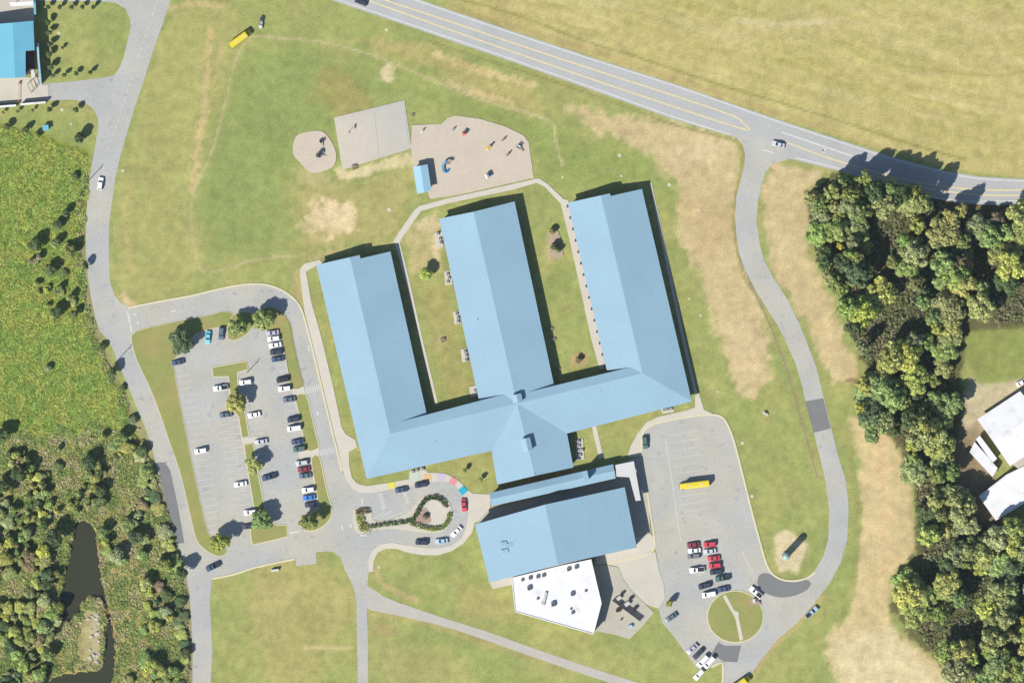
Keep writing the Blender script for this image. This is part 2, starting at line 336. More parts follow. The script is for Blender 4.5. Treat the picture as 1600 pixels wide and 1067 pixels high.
path(smooth([(137,275),(128,310),(127,360),(130,420),(140,480),(155,530),(180,590),(205,640),(230,690),(240,730),(262,800),(283,870),(293,930),(297,1000),(298,1080)]), (168,150,128), 3.0, 0.8, 4)
zone([(1258,300),(1300,275),(1400,285),(1700,310),(1700,520),(1600,515),(1520,520),(1500,600),(1540,640),(1520,700),(1580,830),(1700,830),(1700,1300),(1540,1300),(1480,1045),(1410,985),(1390,940),(1430,860),(1428,760),(1400,690),(1340,640),(1350,580),(1320,470),(1280,400)], (112,108,72), 7, 16)
zone([(1515,590),(1560,600),(1600,588),(1700,580),(1700,620),(1560,650),(1520,690),(1500,660)], (206,192,160), 10, 8); zone([(1515,520),(1700,505),(1700,585),(1600,590),(1530,600),(1505,560)], (152,160,92), 12, 8)
zone([(1480,690),(1530,660),(1580,820),(1500,800)], (165,145,120), 12, 10, 0.8); blob(1335,595,16,4,(120,90,70),0.7,4,4)
path([(144,955),(140,985),(142,1028)], (205,190,150), 13, .8, 10); path([(148,965),(149,1000),(148,1032)], (214,206,188), 6, .9, 6); zone([(105,975),(135,945),(160,950),(160,1040),(105,1042)], (178,166,118), 10, 10, .6)
# fine grain
COL *= (1.05+N2*0.24+N3*0.22)[..., None]; COL[..., 2] *= 0.93
pond = smooth([(122,812),(146,818),(154,850),(158,890),(166,930),(176,965),(182,1005),(182,1040),(172,1080),(150,1130),(60,1130),(70,1067),(105,1050),(154,1045),(161,1020),(164,975),(162,948),(150,934),(136,936),(124,956),(108,972),(92,978),(91,950),(97,910),(105,870),(112,835)], True, 3)
pd = sdist(pond, PX, PY)+N3*9+N2*6
PZ = -1.3*sst((pd+4)/12.0)
verts = np.stack([(PX-800)*S, (533.5-PY)*S, PZ], -1).reshape(-1, 3)
ii = np.arange(NX*NY).reshape(NY, NX)
quads = np.stack([ii[1:, :-1], ii[1:, 1:], ii[:-1, 1:], ii[:-1, :-1]], -1).reshape(-1, 4)
gm = bpy.data.meshes.new('ground'); gm.vertices.add(len(verts)); gm.vertices.foreach_set('co', verts.ravel())
gm.loops.add(quads.size); gm.loops.foreach_set('vertex_index', quads.ravel())
gm.polygons.add(len(quads)); gm.polygons.foreach_set('loop_start', np.arange(0, quads.size, 4)); gm.polygons.foreach_set('loop_total', np.full(len(quads), 4))
gm.update(calc_edges=True)
ca = gm.color_attributes.new('soil_colour', 'FLOAT_COLOR', 'POINT')
ca.data.foreach_set('color', np.concatenate([np.clip(COL, 0.004, 0.8), np.ones(COL.shape[:2]+(1,))], -1).reshape(-1))
gmat = bpy.data.materials.new('ground_cover'); gmat.use_nodes = True; t = gmat.node_tree; b = t.nodes['Principled BSDF']
at = t.nodes.new('ShaderNodeAttribute'); at.attribute_name = 'soil_colour'; g = t.nodes.new('ShaderNodeNewGeometry'); cur = at.outputs['Color']
for s_, amp, det in ((1.6, 0.20, 5), (0.30, 0.15, 5), (0.07, 0.10, 4), (5.0, 0.12, 2)):
    n = t.nodes.new('ShaderNodeTexNoise'); n.inputs['Scale'].default_value = s_; n.inputs['Detail'].default_value = det
    t.links.new(g.outputs['Position'], n.inputs['Vector'])
    mr = t.nodes.new('ShaderNodeMapRange'); mr.inputs[1].default_value = 0.25; mr.inputs[2].default_value = 0.75; mr.inputs[3].default_value = 1-amp; mr.inputs[4].default_value = 1+amp
    t.links.new(n.outputs[0], mr.inputs[0]); v = t.nodes.new('ShaderNodeVectorMath'); v.operation = 'SCALE'
    t.links.new(cur, v.inputs[0]); t.links.new(mr.outputs[0], v.inputs['Scale']); cur = v.outputs[0]
t.links.new(cur, b.inputs['Base Color']); b.inputs['Roughness'].default_value = 0.95; b.inputs['Specular IOR Level'].default_value = 0.1
n = t.nodes.new('ShaderNodeTexNoise'); n.inputs['Scale'].default_value = 2.0; n.inputs['Detail'].default_value = 5; t.links.new(g.outputs['Position'], n.inputs['Vector'])
bp = t.nodes.new('ShaderNodeBump'); bp.inputs['Strength'].default_value = 0.35; bp.inputs['Distance'].default_value = 0.15; t.links.new(n.outputs[0], bp.inputs['Height']); t.links.new(bp.outputs[0], b.inputs['Normal'])
tag(link('ground', gm, None, gmat), kind='structure')
wm = bpy.data.materials.new('pond_water'); wm.use_nodes = True; b = wm.node_tree.nodes['Principled BSDF']
b.inputs['Base Color'].default_value = (0.029, 0.031, 0.017, 1); b.inputs['Roughness'].default_value = 0.15; b.inputs['Specular IOR Level'].default_value = 0.3
n = wm.node_tree.nodes.new('ShaderNodeTexNoise'); n.inputs['Scale'].default_value = 3; bp = wm.node_tree.nodes.new('ShaderNodeBump'); bp.inputs['Strength'].default_value = 0.15; bp.inputs['Distance'].default_value = 0.05
wm.node_tree.links.new(n.outputs[0], bp.inputs['Height']); wm.node_tree.links.new(bp.outputs[0], b.inputs['Normal'])
tag(MB().face([W(60,790,-0.7), W(60,1140,-0.7), W(200,1140,-0.7), W(200,790,-0.7)]).build('pond_water', wm), kind='structure')
# ------------------------------------------------------------------ roads and pavings
def sheet(name, pts, m, z, k=0, closed=True):
    p = smooth(pts, True, k) if k else pts
    me = MB().face([W(x, y, 0)+Vector((0,0,z)) for x, y in p]).mesh(name, (m,))
    bm = bmesh.new(); bm.from_mesh(me)
    bmesh.ops.triangulate(bm, faces=bm.faces[:])
    for f in bm.faces:
        if f.normal.z < 0: f.normal_flip()
    bm.to_mesh(me); bm.free()
    return tag(link(name, me), kind='structure')
zc = [0.14]
def walk(name, pts, m='concrete', k=0):
    zc[0] += 0.003
    p = smooth(pts, True, k) if k else pts
    mb = MB().prism(wpts(p), 0.0, zc[0], cap=False); me = mb.mesh(name, (M[m],))
    return tag(link(name, me), kind='structure')
def line(name, lst, width, m, z):
    mb = MB()
    for p in lst: ribbon(mb, p, width, z)
    return tag(mb.build(name, m), kind='structure')
kz = [0.0]
def kerb(pts, k=3, closed=False, h=0.20):
    p = smooth(pts, closed, k) if k else list(pts)
    if closed: p = p+[p[0]]
    kz[0] += 0.0015
    mb = MB(); ribbon(mb, p, 0.7, 0.0, h+kz[0]); return tag(mb.build('kerb', M['kerb']), kind='structure')
hw_top = [(500,-60),(570,-32),(656,0),(800,49),(930,92),(1053,131),(1200,182),(1300,215),(1390,244),(1472,266),(1529,276),(1600,280),(1700,283)]
hw_bot = [(1700,316),(1600,318),(1559,321),(1500,318),(1440,307),(1370,286),(1305,266),(1232,248),(1149,215),(1053,187),(930,143),(800,97),(660,49),(516,0),(400,-40)]
sheet('highway', hw_top+hw_bot, M['highway'], 0.03)
sheet('west_road', [(285,-50),(267,0),(255,35),(240,78),(225,125),(210,170),(197,213),(188,245),(181,275),(176,310),(171,345),(170,400),(172,440),(179,462),(190,474),(205,481),
      (215,500),(206,525),(207,545),(214,563),(230,595),(245,630),(258,665),(270,700),(280,733),(289,765),(296,800),(303,835),(312,853),(340,880),(331,904),(328,940),(330,980),(332,1020),(329,1067),(325,1120),
      (300,1120),(301,1040),(301,1010),(299,970),(296,925),(290,895),(283,870),(275,840),(263,797),(250,750),(240,708),(230,676),(215,640),(200,603),(185,567),(170,532),(158,520),(150,500),(142,465),(137,430),(134,390),(134,350),(137,300),(142,265),(147,240),(151,215),(154,195),(152,182),(145,170),(132,160),(115,156),(75,157),(-60,168),(-60,123),(40,123),(70,131),(120,127),(160,122),(178,118),(186,108),(193,90),(200,62),(204,42),(203,30),(196,14),(180,5),(160,3),(70,2),(-60,2),(-60,-50)], M['asphalt'], 0.04)
P2 = [(186,500),(196,480),(215,478),(250,470),(300,461),(350,449),(390,443),(420,445),(445,455),(463,470),(473,488),(482,520),(492,560),(505,615),(517,665),(527,705),(534,735),(541,748),(553,761),(575,767),(605,762),(643,756),(668,749),(703,749),(723,763),(734,780),(737,802),(733,825),(720,846),(692,861),(655,860),(625,855),(600,853),(584,861),(580,874),(576,893),(573,925),(573,949),(575,1000),(575,1067),(575,1130),(559,1130),(559,1067),(558,1000),(557,939),(552,916),(538,888),(532,870),(519,861),(494,862),(494,880),(463,884),(461,873),(400,886),(366,897),(331,904),(305,890),(288,835),(262,745),(225,640),(200,575)]
sheet('parking_asphalt', P2, M['asphalt'], 0.05)
sheet('bus_lot_asphalt', [(1004,705),(1004,682),(1012,668),(1030,660),(1075,651),(1110,648),(1127,651),(1137,664),(1147,690),(1160,740),(1175,800),(1187,845),(1198,882),(1209,897),(1225,905),(1243,906),(1260,902),(1274,892),(1290,915),(1271,944),(1246,972),(1215,999),(1196,1022),(1162,1067),(1130,1130),(1118,1130),(1128,1067),(1128,1036),(1112,1042),(1096,1048),(1086,1040),(1081,1032),(1068,1015),(1053,994),(1035,972),(1029,949),(1039,934),(1037,911),(1029,886),(1025,860),(1020,838),(1015,797),(1008,740)], M['asphalt'], 0.06)
sheet('loop_road', [(1135,205),(1150,215),(1160,226),(1164,240),(1163,260),(1154,293),(1150,310),(1149,336),(1150,361),(1154,392),(1164,422),(1180,452),(1200,485),(1215,508),(1227,532),(1243,568),(1254,606),(1259,629),(1271,674),(1283,722),(1291,758),(1296,798),(1294,842),(1286,870),(1271,894),(1255,908),(1240,930),(1262,952),(1271,944),(1296,911),(1314,878),(1324,842),(1326,797),(1325,778),(1321,748),(1311,717),(1299,669),(1287,621),(1276,575),(1259,530),(1250,508),(1230,467),(1210,436),(1195,409),(1187,381),(1182,343),(1185,310),(1190,290),(1197,268),(1208,256),(1232,249),(1240,235),(1190,215)], M['asphalt'], 0.045)
sheet('gravel_track', smooth([(574,915),(600,932),(640,947),(700,967),(760,986),(850,1018),(930,1045),(1000,1067),(1080,1092),(1080,1110),(1000,1082),(940,1062),(850,1032),(760,1000),(700,980),(630,963),(590,955),(573,948)], True, 2), mat('gravel_track', A(206,201,190), 0.95, 0.1, n1=0.06, s1=0.2, n2=0.08, s2=1.5), 0.035)
for nm, p in (('asphalt_patch', [(245,722),(258,722),(266,735),(278,790),(288,848),(275,849),(264,805),(252,755)]), ('asphalt_patch', [(1258,627),(1286,622),(1298,669),(1271,676)]),
              ('asphalt_patch', smooth([(1186,898),(1200,895),(1210,901),(1228,908),(1245,909),(1258,905),(1267,910),(1262,920),(1245,929),(1222,933),(1200,928),(1184,916)], True, 2)), ('asphalt_patch', [(1122,1003),(1132,1008),(1158,1008),(1152,1034),(1130,1033),(1112,1020)])):
    sheet(nm, p, M['patch'], 0.075)
# markings
line('highway_edge_line', [smooth([(x, y+3) for x, y in hw_top[1:]]), smooth([(400,-44),(516,-4),(660,45),(800,93),(930,139),(1053,183),(1140,210)]), smooth([(1243,247),(1305,262),(1370,282),(1440,303),(1500,314),(1600,314)])], 0.45, M['white_paint'], 0.05)
line('highway_centre_line', [smooth([(520,-30),(600,0),(700,33),(800,67),(930,110),(1066,154),(1142,180),(1159,190),(1172,203)]), smooth([(490,-28),(572,0),(700,46),(800,81),(930,126),(1053,167),(1129,192),(1169,204)]),
      smooth([(1227,222),(1280,242),(1330,258),(1400,278),(1470,291),(1540,297),(1610,297)]), smooth([(1330,263),(1400,285),(1470,298),(1540,305),(1610,305)])], 0.62, M['yellow_paint'], 0.055)
line('turn_lane_line', [smooth([(1222,207),(1290,230),(1340,247)]), [(1190,234),(1209,239)], [(1284,236),(1292,232)], [(1285,233),(1288,240)]], 0.6, M['white_paint'], 0.06)
line('west_road_dashes', [[(247+(-0.33*i)*11, -2+i*11), (247+(-0.33*i)*11-2, 4+i*11)] for i in range(0, 22)], 0.25, M['faint_paint'], 0.06)
def bays(name, p0, p1, n, L, ang, z=0.075):
    mb = MB()
    for i in range(n+1):
        t_ = i/n; x = p0[0]+(p1[0]-p0[0])*t_; y = p0[1]+(p1[1]-p0[1])*t_
        ribbon(mb, [(x, y), (x+L*math.cos(ang), y-L*math.sin(ang))], 0.22, z)
    tag(mb.build(name, M['faint_paint']), kind='structure')
A10 = math.radians(9)
bays('parking_bay_lines', (276,588), (326,832), 24, 23, A10); bays('parking_bay_lines', (336,655), (367,790), 13, 24, A10, 0.077); bays('parking_bay_lines', (375,655), (400,770), 11, -22, A10, 0.073)
bays('parking_bay_lines', (424,520), (474,795), 27, 22, A10, 0.079); bays('parking_bay_lines', (388,660), (412,780), 12, 20, A10, 0.081)
bays('bus_bay_lines', (1046,680), (1068,800), 10, 44, A10, 0.085); bays('bus_bay_lines', (1075,845), (1095,920), 7, 48, A10, 0.087)
line('bus_lot_line', [[(1040,685),(1057,800),(1064,845)], [(1158,860),(1176,893)]], 0.4, M['faint_paint'], 0.09)
line('drop_off_bay_line', [[(580,812),(600,800)], [(586,814),(612,798)], [(598,814),(640,795)]], 0.3, M['faint_paint'], 0.076)
def zebra(a, b, n, L, z=0.1):
    mb = MB(); d = np.array(b, float)-np.array(a, float); ln = np.hypot(*d); u = d/ln; v = np.array([-u[1], u[0]])
    for i in range(n):
        c = np.array(a)+d*(i+0.5)/n; ribbon(mb, [tuple(c-v*L/2), tuple(c+v*L/2)], ln/n*0.5*S, z)
    tag(mb.build('crosswalk', M['white_paint']), kind='structure')
zebra((477,611),(501,605),7,10); zebra((499,708),(523,702),7,10); zebra((594,770),(600,794),7,7); zebra((631,768),(638,786),5,7)
line('stop_bar', [[(199,486),(206,519)], [(453,832),(468,830)], [(563,836),(572,836)]], 0.7, M['white_paint'], 0.102)
line('drive_arrow', [[(275,485),(268,487)], [(209,490),(214,493)], [(214,503),(218,505)], [(496,642),(497,649)], [(534,820),(535,828)], [(548,818),(549,824)], [(566,778),(566,790)], [(482,540),(483,548)]], 0.6, M['white_paint'], 0.104)
# pavements
walk('pavement', [(500,406),(476,412),(469,420),(469,432),(472,455),(476,488),(484,520),(494,560),(507,615),(519,665),(529,705),(535,733),(541,750),(550,762),(562,769),(585,770),(605,765),(643,759),(665,753),(690,752),(702,753),(713,760),(722,770),(729,784),(732,802),(729,823),(721,841),(705,852),(684,856),(662,855),(626,850),(612,847),(595,850),(581,860),(576,875),(576,893),(583,893),(584,876),(590,863),(602,857),(619,857),(641,864),(662,867),(684,867),(705,861),(724,849),(738,831),(742,816),(761,808),(766,800),(766,772),(739,771),(728,763),(714,748),(694,739),(668,738),(663,730),(640,736),(639,748),(602,755),(572,759),(558,755),(550,746),(546,728),(545,706),(558,698),(555,687),(540,678),(534,668),(521,606),(503,530),(486,470),(478,424),(503,411)])
walk('footpath', [(617,381),(625,380),(640,440),(661,533),(685,632),(681,633),(657,533),(634,440)])
walk('footpath', [(614,379),(622,365),(648,328),(655,322),(700,310),(760,297),(835,280),(842,279),(856,288),(880,311),(888,313),(888,320),(904,388),(920,455),(938,535),(947,575),(937,577),(924,530),(906,447),(889,371),(876,318),(850,291),(838,286),(800,297),(700,318),(658,330),(628,372),(624,381)])
walk('footpath', [(1015,286),(1018,286),(1041,390),(1068,520),(1089,612),(1085,616),(1063,520),(1036,390)])
walk('footpath', [(1086,618),(1092,614),(1100,640),(1114,646),(1100,648),(1075,651),(1030,660),(1013,667),(1004,681),(1003,712),(980,714),(985,698),(995,679),(1010,660),(1028,651),(1073,641),(1086,636)])
walk('footpath', [(924,663),(931,661),(943,714),(936,716)]); walk('footpath', [(456,608),(475,604),(477,615),(458,619)]); walk('footpath', [(466,706),(498,701),(500,712),(468,717)])
walk('footpath', [(377,684),(402,681),(403,690),(379,694)])
walk('concrete_apron', [(975,845),(1016,833),(1023,842),(1022,856),(1008,867),(975,874),(948,880),(930,882),(930,860)])
walk('concrete_apron', [(948,881),(1010,868),(1024,861),(1029,888),(1037,912),(1039,934),(1028,950),(1010,944),(985,920),(973,902),(966,885)], 'pad')
walk('service_yard', [(920,884),(947,882),(966,886),(973,903),(985,921),(1010,945),(1022,956),(1006,975),(984,998),(960,991),(930,985)], 'yard')
walk('concrete_apron', [(765,795),(962,747),(960,726),(1003,712),(1009,745),(1013,780),(1017,832),(975,845),(745,815)], 'yard')
walk('concrete_pad', [(763,905),(800,895),(801,913),(770,920)], 'pad')
walk('ball_court', [(522,184),(632,157),(643,232),(535,266)], 'court'); zc[0] += 0.002
walk('playground_surface', [(644,196),(690,194),(700,184),(712,181),(750,186),(790,198),(818,212),(826,222),(834,278),(790,288),(720,304),(672,311),(668,300),(646,262),(642,230)], 'mulch')
walk('playground_surface', smooth([(462,214),(482,206),(504,206),(518,222),(525,240),(522,258),(505,268),(485,270),(470,255),(458,240)], True, 3), 'mulch')
walk('driveway_forecourt', [(-60,121),(62,121),(66,133),(76,133),(76,157),(-60,167)], 'pad')
walk('driveway_forecourt', [(-60,-60),(54,-60),(54,36),(-60,40)], 'court')
line('court_line', [[(527,188),(630,162)], [(630,162),(639,230)], [(584,176),(592,246)]], 0.15, M['white_paint'], 0.30)
# painted squares on the drop-off pavement
for nm, x, y, r_, rgb in (('p_yellow',612,758,10,0.2),('p_mint',648,744,14,0.2),('p_orange',668,746,11,0.1),('p_lav',689,745,11,-0.05),('p_pink',708,752,11,-0.6),('p_cyan',723.5,766,11,-0.9)):
    h = r_/2; c, s_ = math.cos(rgb), math.sin(rgb)
    sheet('painted_square', [(x+a_*c-b_*s_, y-(a_*s_+b_*c)) for a_, b_ in ((-h,-h),(h,-h),(h,h),(-h,h))], M[nm], 0.215)
# kerbs
kerb([(200,481),(250,471),(300,462),(350,450),(390,444),(420,446),(445,456),(463,471),(473,489),(482,521),(492,561),(505,616),(517,666),(527,706),(534,736)])
kerb([(1003,712),(1003,682),(1012,668),(1030,660),(1075,651),(1110,648),(1127,651),(1137,664),(1147,690),(1160,740),(1175,800),(1187,845),(1198,882),(1209,898),(1225,906),(1243,907),(1260,903),(1274,893)])
kerb([(1012,770),(1016,800),(1022,838),(1022,856),(1008,868),(975,875),(948,881)]); kerb([(1129,1067),(1129,1036),(1112,1042)]); kerb([(331,904),(366,897),(400,886),(461,873)])
# grass islands on the asphalt
def island(pts, k=2, m='lawn', name='grass_island', kb=True):
    p = smooth(pts, True, k) if k else pts
    zc[0] += 0.001
    o = tag(link(name, MB().prism(wpts(p), 0.0, zc[0], cap=False).mesh(name, (M[m],))), kind='structure')
    if kb:
        mb = MB(); kz[0] += 0.0015; ribbon(mb, p+[p[0]], 0.35, 0.0, 0.19+kz[0]); mb.build('kerb', M['kerb'], o)
    return o
island([(206,532),(213,518),(260,506),(300,498),(330,492),(347,487),(362,489),(366,500),(358,510),(342,511),(305,521),(289,545),(270,563),(272,577),(279,620),(289,670),(300,725),(312,780),(320,815),(328,838),(348,852),(354,862),(346,868),(334,866),(318,856),(307,842),(300,815),(292,780),(281,735),(265,690),(250,645),(232,600),(215,565)])
island([(357,510),(363,494),(378,488),(395,490),(398,503),(387,520),(368,531),(356,528)])
island([(399,492),(418,480),(440,488),(453,505),(457,525),(463,555),(470,585),(474,603),(456,607),(452,590),(447,560),(440,530),(430,518),(408,512)])
island([(461,620),(478,616),(486,645),(494,680),(498,700),(478,704),(474,685),(468,650)])
island([(486,716),(499,713),(506,745),(513,775),(519,795),(516,810),(505,822),(490,829),(476,828),(472,818),(478,804),(496,797),(497,785),(492,755)])
island([(331,574),(352,570),(385,564),(388,577),(371,582),(372,605),(380,630),(385,655),(389,681),(378,684),(373,652),(366,643),(355,645),(352,632),(360,618),(357,588),(333,589)], 0)
island([(381,695),(396,692),(400,722),(405,748),(410,775),(415,800),(422,814),(432,820),(448,820),(449,838),(430,843),(395,851),(391,835),(392,820),(398,800),(393,770),(387,735)], 0)
island([(1149+44*math.cos(a_*PI/12), 963+40.5*math.sin(a_*PI/12)) for a_ in range(24)], 0)
walk('footpath', [(1129,931),(1134,929),(1147,953),(1154,956),(1154,964),(1161,998),(1156,1001),(1149,966),(1144,957)])
zc[0] += 0.02
DI = island([(553,796),(578,794),(582,812),(600,814),(625,807),(645,795),(654,783),(667,774),(684,773),(698,781),(705,795),(704,812),(696,826),(680,831),(650,829),(620,825),(585,826),(566,832),(556,828)], 2, 'pad', 'drop_off_island')
zc[0] += 0.004
walk('island_paving', smooth([(672,783),(684,781),(694,790),(700,797),(699,806),(692,806),(688,820),(678,822),(672,812),(668,798)], True, 2)); walk('mulch_bed', smooth([(655,800),(664,792),(671,800),(674,815),(664,817),(650,816)], True, 2), 'soilbed')
walk('mulch_bed', smooth([(856,362),(866,356),(874,366),(880,395),(878,402),(862,404),(858,385)], True, 2), 'hedge_bed')
line('drainage_channel', [smooth([(1153,395),(1178,455),(1208,520),(1233,590),(1253,660),(1277,745)])], 0.32, M['wood'], 0.03)
# ------------------------------------------------------------------ buildings
HE, HR = 4.3, 6.5; ZE = HR-0.3*(HR-HE)
WIN = MB().box((0,0.03,0), (1.9,0.08,1.5)).mesh('window', (M['frame'],)); PANE = MB().box((0,-0.025,0), (1.65,0.04,1.25)).mesh('pane', (M['window'],))
DOORM = MB().box((0,0.02,0), (1.9,0.1,2.2)).mesh('door', (mat('door_paint', A(90,110,140), 0.5),))
HANDLE = MB().box((0.12,-0.06,0), (0.06,0.08,0.5)).mesh('handle', (M['grey_metal'],))
def openings(parent, a, b, z=1.9, step=4.2, door_every=5):
    """row of windows and doors on the outer face of the wall a->b (px), outside on the right of a->b"""
    a, b = W(*a), W(*b); d = b-a; L = d.length; u = d/L; ang = math.atan2(u.y, u.x)
    nn = int((L-2)/step)
    for i in range(nn):
        p = a+u*((i+0.5)*L/nn)
        if i % door_every == door_every//2:
            o = link('door', DOORM, parent, None, (p.x, p.y, 1.11), ang); link('handle', HANDLE, o, None, (0,0,0))
        else:
            o = link('window', WIN, parent, None, (p.x, p.y, z), ang); link('pane', PANE, o, None, (0,0,0))
def shrink(pts, d):
    """inset a px polygon by d px"""
    n = len(pts); ar = sum(pts[i][0]*pts[(i+1) % n][1]-pts[(i+1) % n][0]*pts[i][1] for i in range(n)); sg = 1 if ar > 0 else -1
    out = []
    for i in range(n):
        p0, p1, p2 = (np.array(pts[(i+k) % n], float) for k in (-1,0,1))
        e1 = (p1-p0)/np.hypot(*(p1-p0)); e2 = (p2-p1)/np.hypot(*(p2-p1))
        n1_ = np.array([-e1[1], e1[0]])*sg; n2_ = np.array([-e2[1], e2[0]])*sg
        bis = n1_+n2_; bis = bis/max(0.3, (1+n1_.dot(n2_))); out.append(tuple(p1+bis*d))
    return out
sch = tag(empty('school_building', W(800,600)), 'sprawling single-storey school with blue metal roofs over three parallel wings', 'school')
def part(name, mb, m, par):
    me = mb.mesh(name, m if isinstance(m, (list, tuple)) else (m,))
    o = bpy.data.objects.new(name, me); col.objects.link(o); o.parent = par; o.matrix_parent_inverse = Matrix.Translation(-Vector(par.location)); return o
def V(p, z): return W(p[0], p[1], z)
J1, J2, J3 = (610,677), (808,630), (1004,583)
planes = [[(494,414,HE),(547,402,HR),(*J1,HR),(573,748,HE)], [(547,402,HR),(562,398.6,HR-.22*(HR-HE)),(563,404,HR-.24*(HR-HE)),(610,393,HE),(667,648,HE),(*J1,HR)],
 [(*J1,HR),(*J2,HR),(787,616,ZE),(624,659,ZE)], [(*J1,HR),(573,748,HE),(768,704,HE),(*J2,HR)],
 [(686,342,HE),(740,331,HR),(*J2,HR),(749,628,HE)], [(740,331,HR),(804,315,HE),(866,603,HE),(*J2,HR)],
 [(*J2,HR),(768,704,HE),(777,757,HE),(836,743,HR)], [(*J2,HR),(836,743,HR),(896,730,HE),(886,677,HE)],
 [(*J2,HR),(827,612,ZE),(983,574,ZE),(*J3,HR)], [(*J2,HR),(*J3,HR),(1081,627,HE),(886,677,HE)],
 [(887,317,HE),(939,305.5,HR),(*J3,HR),(948,578,HE)], [(939,305.5,HR),(953,302.4,HR-.21*(HR-HE)),(954,306.5,HR-.22*(HR-HE)),(1003,295.5,HE),(1081,627,HE),(*J3,HR)]]
for pl in planes: part('roof_slope', MB().slab([W(*q) for q in pl], 0.22), M['roof'], sch)
def ridge(par, a, b, z, m='roof'):
    mb = MB(); A_, B_ = W(*a, z-0.02), W(*b, z-0.02); mb.tube(A_, B_, 0.05, 0.05, 6); part('ridge_cap', mb, M[m], par)
for a_, b_ in (((547,402),J1),(J1,J2),((740,331),J2),(J2,(836,743)),(J2,J3),((939,305.5),J3)): ridge(sch, a_, b_, HR)
for q in ([(494,414),(610,392),(667,648),(610,677),(573,748)], [(686,342),(804,315),(866,603),(808,630),(749,628)], [(887,317),(1003,295),(1081,627),(1004,583),(948,578)],
          [(610,677),(573,748),(768,704),(808,630)], [(808,630),(768,704),(777,757),(896,730),(886,677)], [(808,630),(1004,583),(1081,627),(886,677)]):
    part('wall', MB().prism(wpts(shrink(q, 3.5)), 0, HE-0.26), M['brick'], sch)
part('wall', MB().prism(wpts([(640,657),(780,622),(785,628),(645,663)]), 0, ZE-0.3), M['brick'], sch); part('wall', MB().prism(wpts([(835,614),(978,580),(982,584),(838,620)]), 0, ZE-0.3), M['brick'], sch)
for a_, r_, c_ in (((494,414),(547,402),(610,392)), ((686,342),(740,331),(804,315)), ((887,317),(939,305.5),(1003,295)), ((896,730),(836,743),(777,757))):
    dy = 3.6 if a_[0] != 896 else -3.6
    P_ = [W(a_[0]+4*(1 if dy > 0 else -1), a_[1]+dy, HE-0.26), W(c_[0]-4*(1 if dy > 0 else -1), c_[1]+dy, HE-0.26), W(r_[0], r_[1]+dy, HR-0.3)]
    back = Vector((0, -0.3 if dy > 0 else 0.3, 0)); mb = MB(); mb.face(P_); mb.face([p+back for p in P_[::-1]])
    for i in range(3): mb.face([P_[i]+back, P_[(i+1) % 3]+back, P_[(i+1) % 3], P_[i]])
    part('gable', mb, M['brick'], sch)
sch_open = empty('x')   # temporary frame so openings can be given in world coordinates
def opn(par, a, b, **k):
    before = set(col.objects)
    openings(par, a, b, **k)
    for o in set(col.objects)-before:
        if o.parent == par: o.matrix_parent_inverse = Matrix.Translation(-Vector(par.location))
for a_, b_ in (((498,419),(573,740)), ((662,640),(608,400)), ((690,346),(749,618)), ((861,596),(802,322)), ((891,322),(948,570)), ((1075,618),(1000,302)), ((578,743),(765,700)), ((892,672),(1070,626))): opn(sch, a_, b_)
bpy.data.objects.remove(sch_open)
# cupolas on the roof
def cupola(cx, cy, w, l, h, ang):
    mb = MB(); c = W(cx, cy); mb.box((c.x, c.y, HR-0.8+h/2), (w, l, h+0.8), ang); o = part('cupola', mb, M['roof'], sch)
    u = Vector((math.cos(ang), math.sin(ang), 0)); v = Vector((-u.y, u.x, 0)); zt = HR-0.4+h; r = MB()
    p = lambda a_, b_, z_: Vector((c.x, c.y, z_))+u*a_+v*b_
    W2, L2 = w/2+0.25, l/2+0.25
    r.slab([p(-W2,-L2,zt), p(0,-L2,zt+0.5), p(0,L2,zt+0.5), p(-W2,L2,zt)], 0.1); r.slab([p(0,-L2,zt+0.5), p(W2,-L2,zt), p(W2,L2,zt), p(0,L2,zt+0.5)], 0.1)
    me = r.mesh('cupola_roof', (M['roof'],)); q = bpy.data.objects.new('cupola_roof', me); col.objects.link(q); q.parent = o
cupola(808,622,3.2,2.6,1.7,math.radians(13)); cupola(823,694,3.0,4.4,1.9,math.radians(13))
for x, y, z_ in ((600,604,6.1),(938,611,6.1),(680,690,5.5),(745,500,5.7),(835,741,6.5),(962,420,5.8)):
    part('vent_pipe', MB().tube(W(x,y,z_-.5), W(x,y,z_+.45), 0.14, 0.14, 8), M['pale_metal'], sch)
for i in range(15):
    t_ = i/14; x, y = 887.5+(946-887.5)*t_, 323+(572-323)*t_
    part('canopy_post', MB().box((W(x,y).x-0.25, W(x,y).y, 0.5), (0.5,0.8,1.0)), M['dark_metal'], sch)
# gymnasium
gym = tag(empty('gymnasium', W(860,835)), 'tall gymnasium with broad blue gable roof south of the school', 'building')
GE, GR = 7.3, 11.0
gp = [(742,819),(852,788),(976,761),(995,855),(871,882),(765,910)]
part('roof_slope', MB().slab([W(742,819,GE), W(852,788,GR), W(872,882,GR), W(765,910,GE)], 0.25), M['roof'], gym); part('roof_slope', MB().slab([W(852,788,GR), W(976,761,GE), W(995,855,GE), W(872,882,GR)], 0.25), M['roof'], gym)
ridge(gym, (852,788), (872,882), GR)
part('wall', MB().prism(wpts(shrink([(742,819),(976,761),(995,855),(765,910)], 2.5)), 0, GE-0.3), M['render'], gym)
for e in (((746,821),(973,763),(853,791)), ((768,906),(991,853),(871,879))):
    P_ = [W(*e[0], GE-0.3), W(*e[1], GE-0.3), W(*e[2], GR-0.35)]; back = Vector((0, -0.3 if e[0][1] < 850 else 0.3, 0)); mb = MB(); mb.face(P_); mb.face([p+back for p in P_[::-1]])
    for i in range(3): mb.face([P_[i]+back, P_[(i+1) % 3]+back, P_[(i+1) % 3], P_[i]])
    part('gable', mb, M['render'], gym)
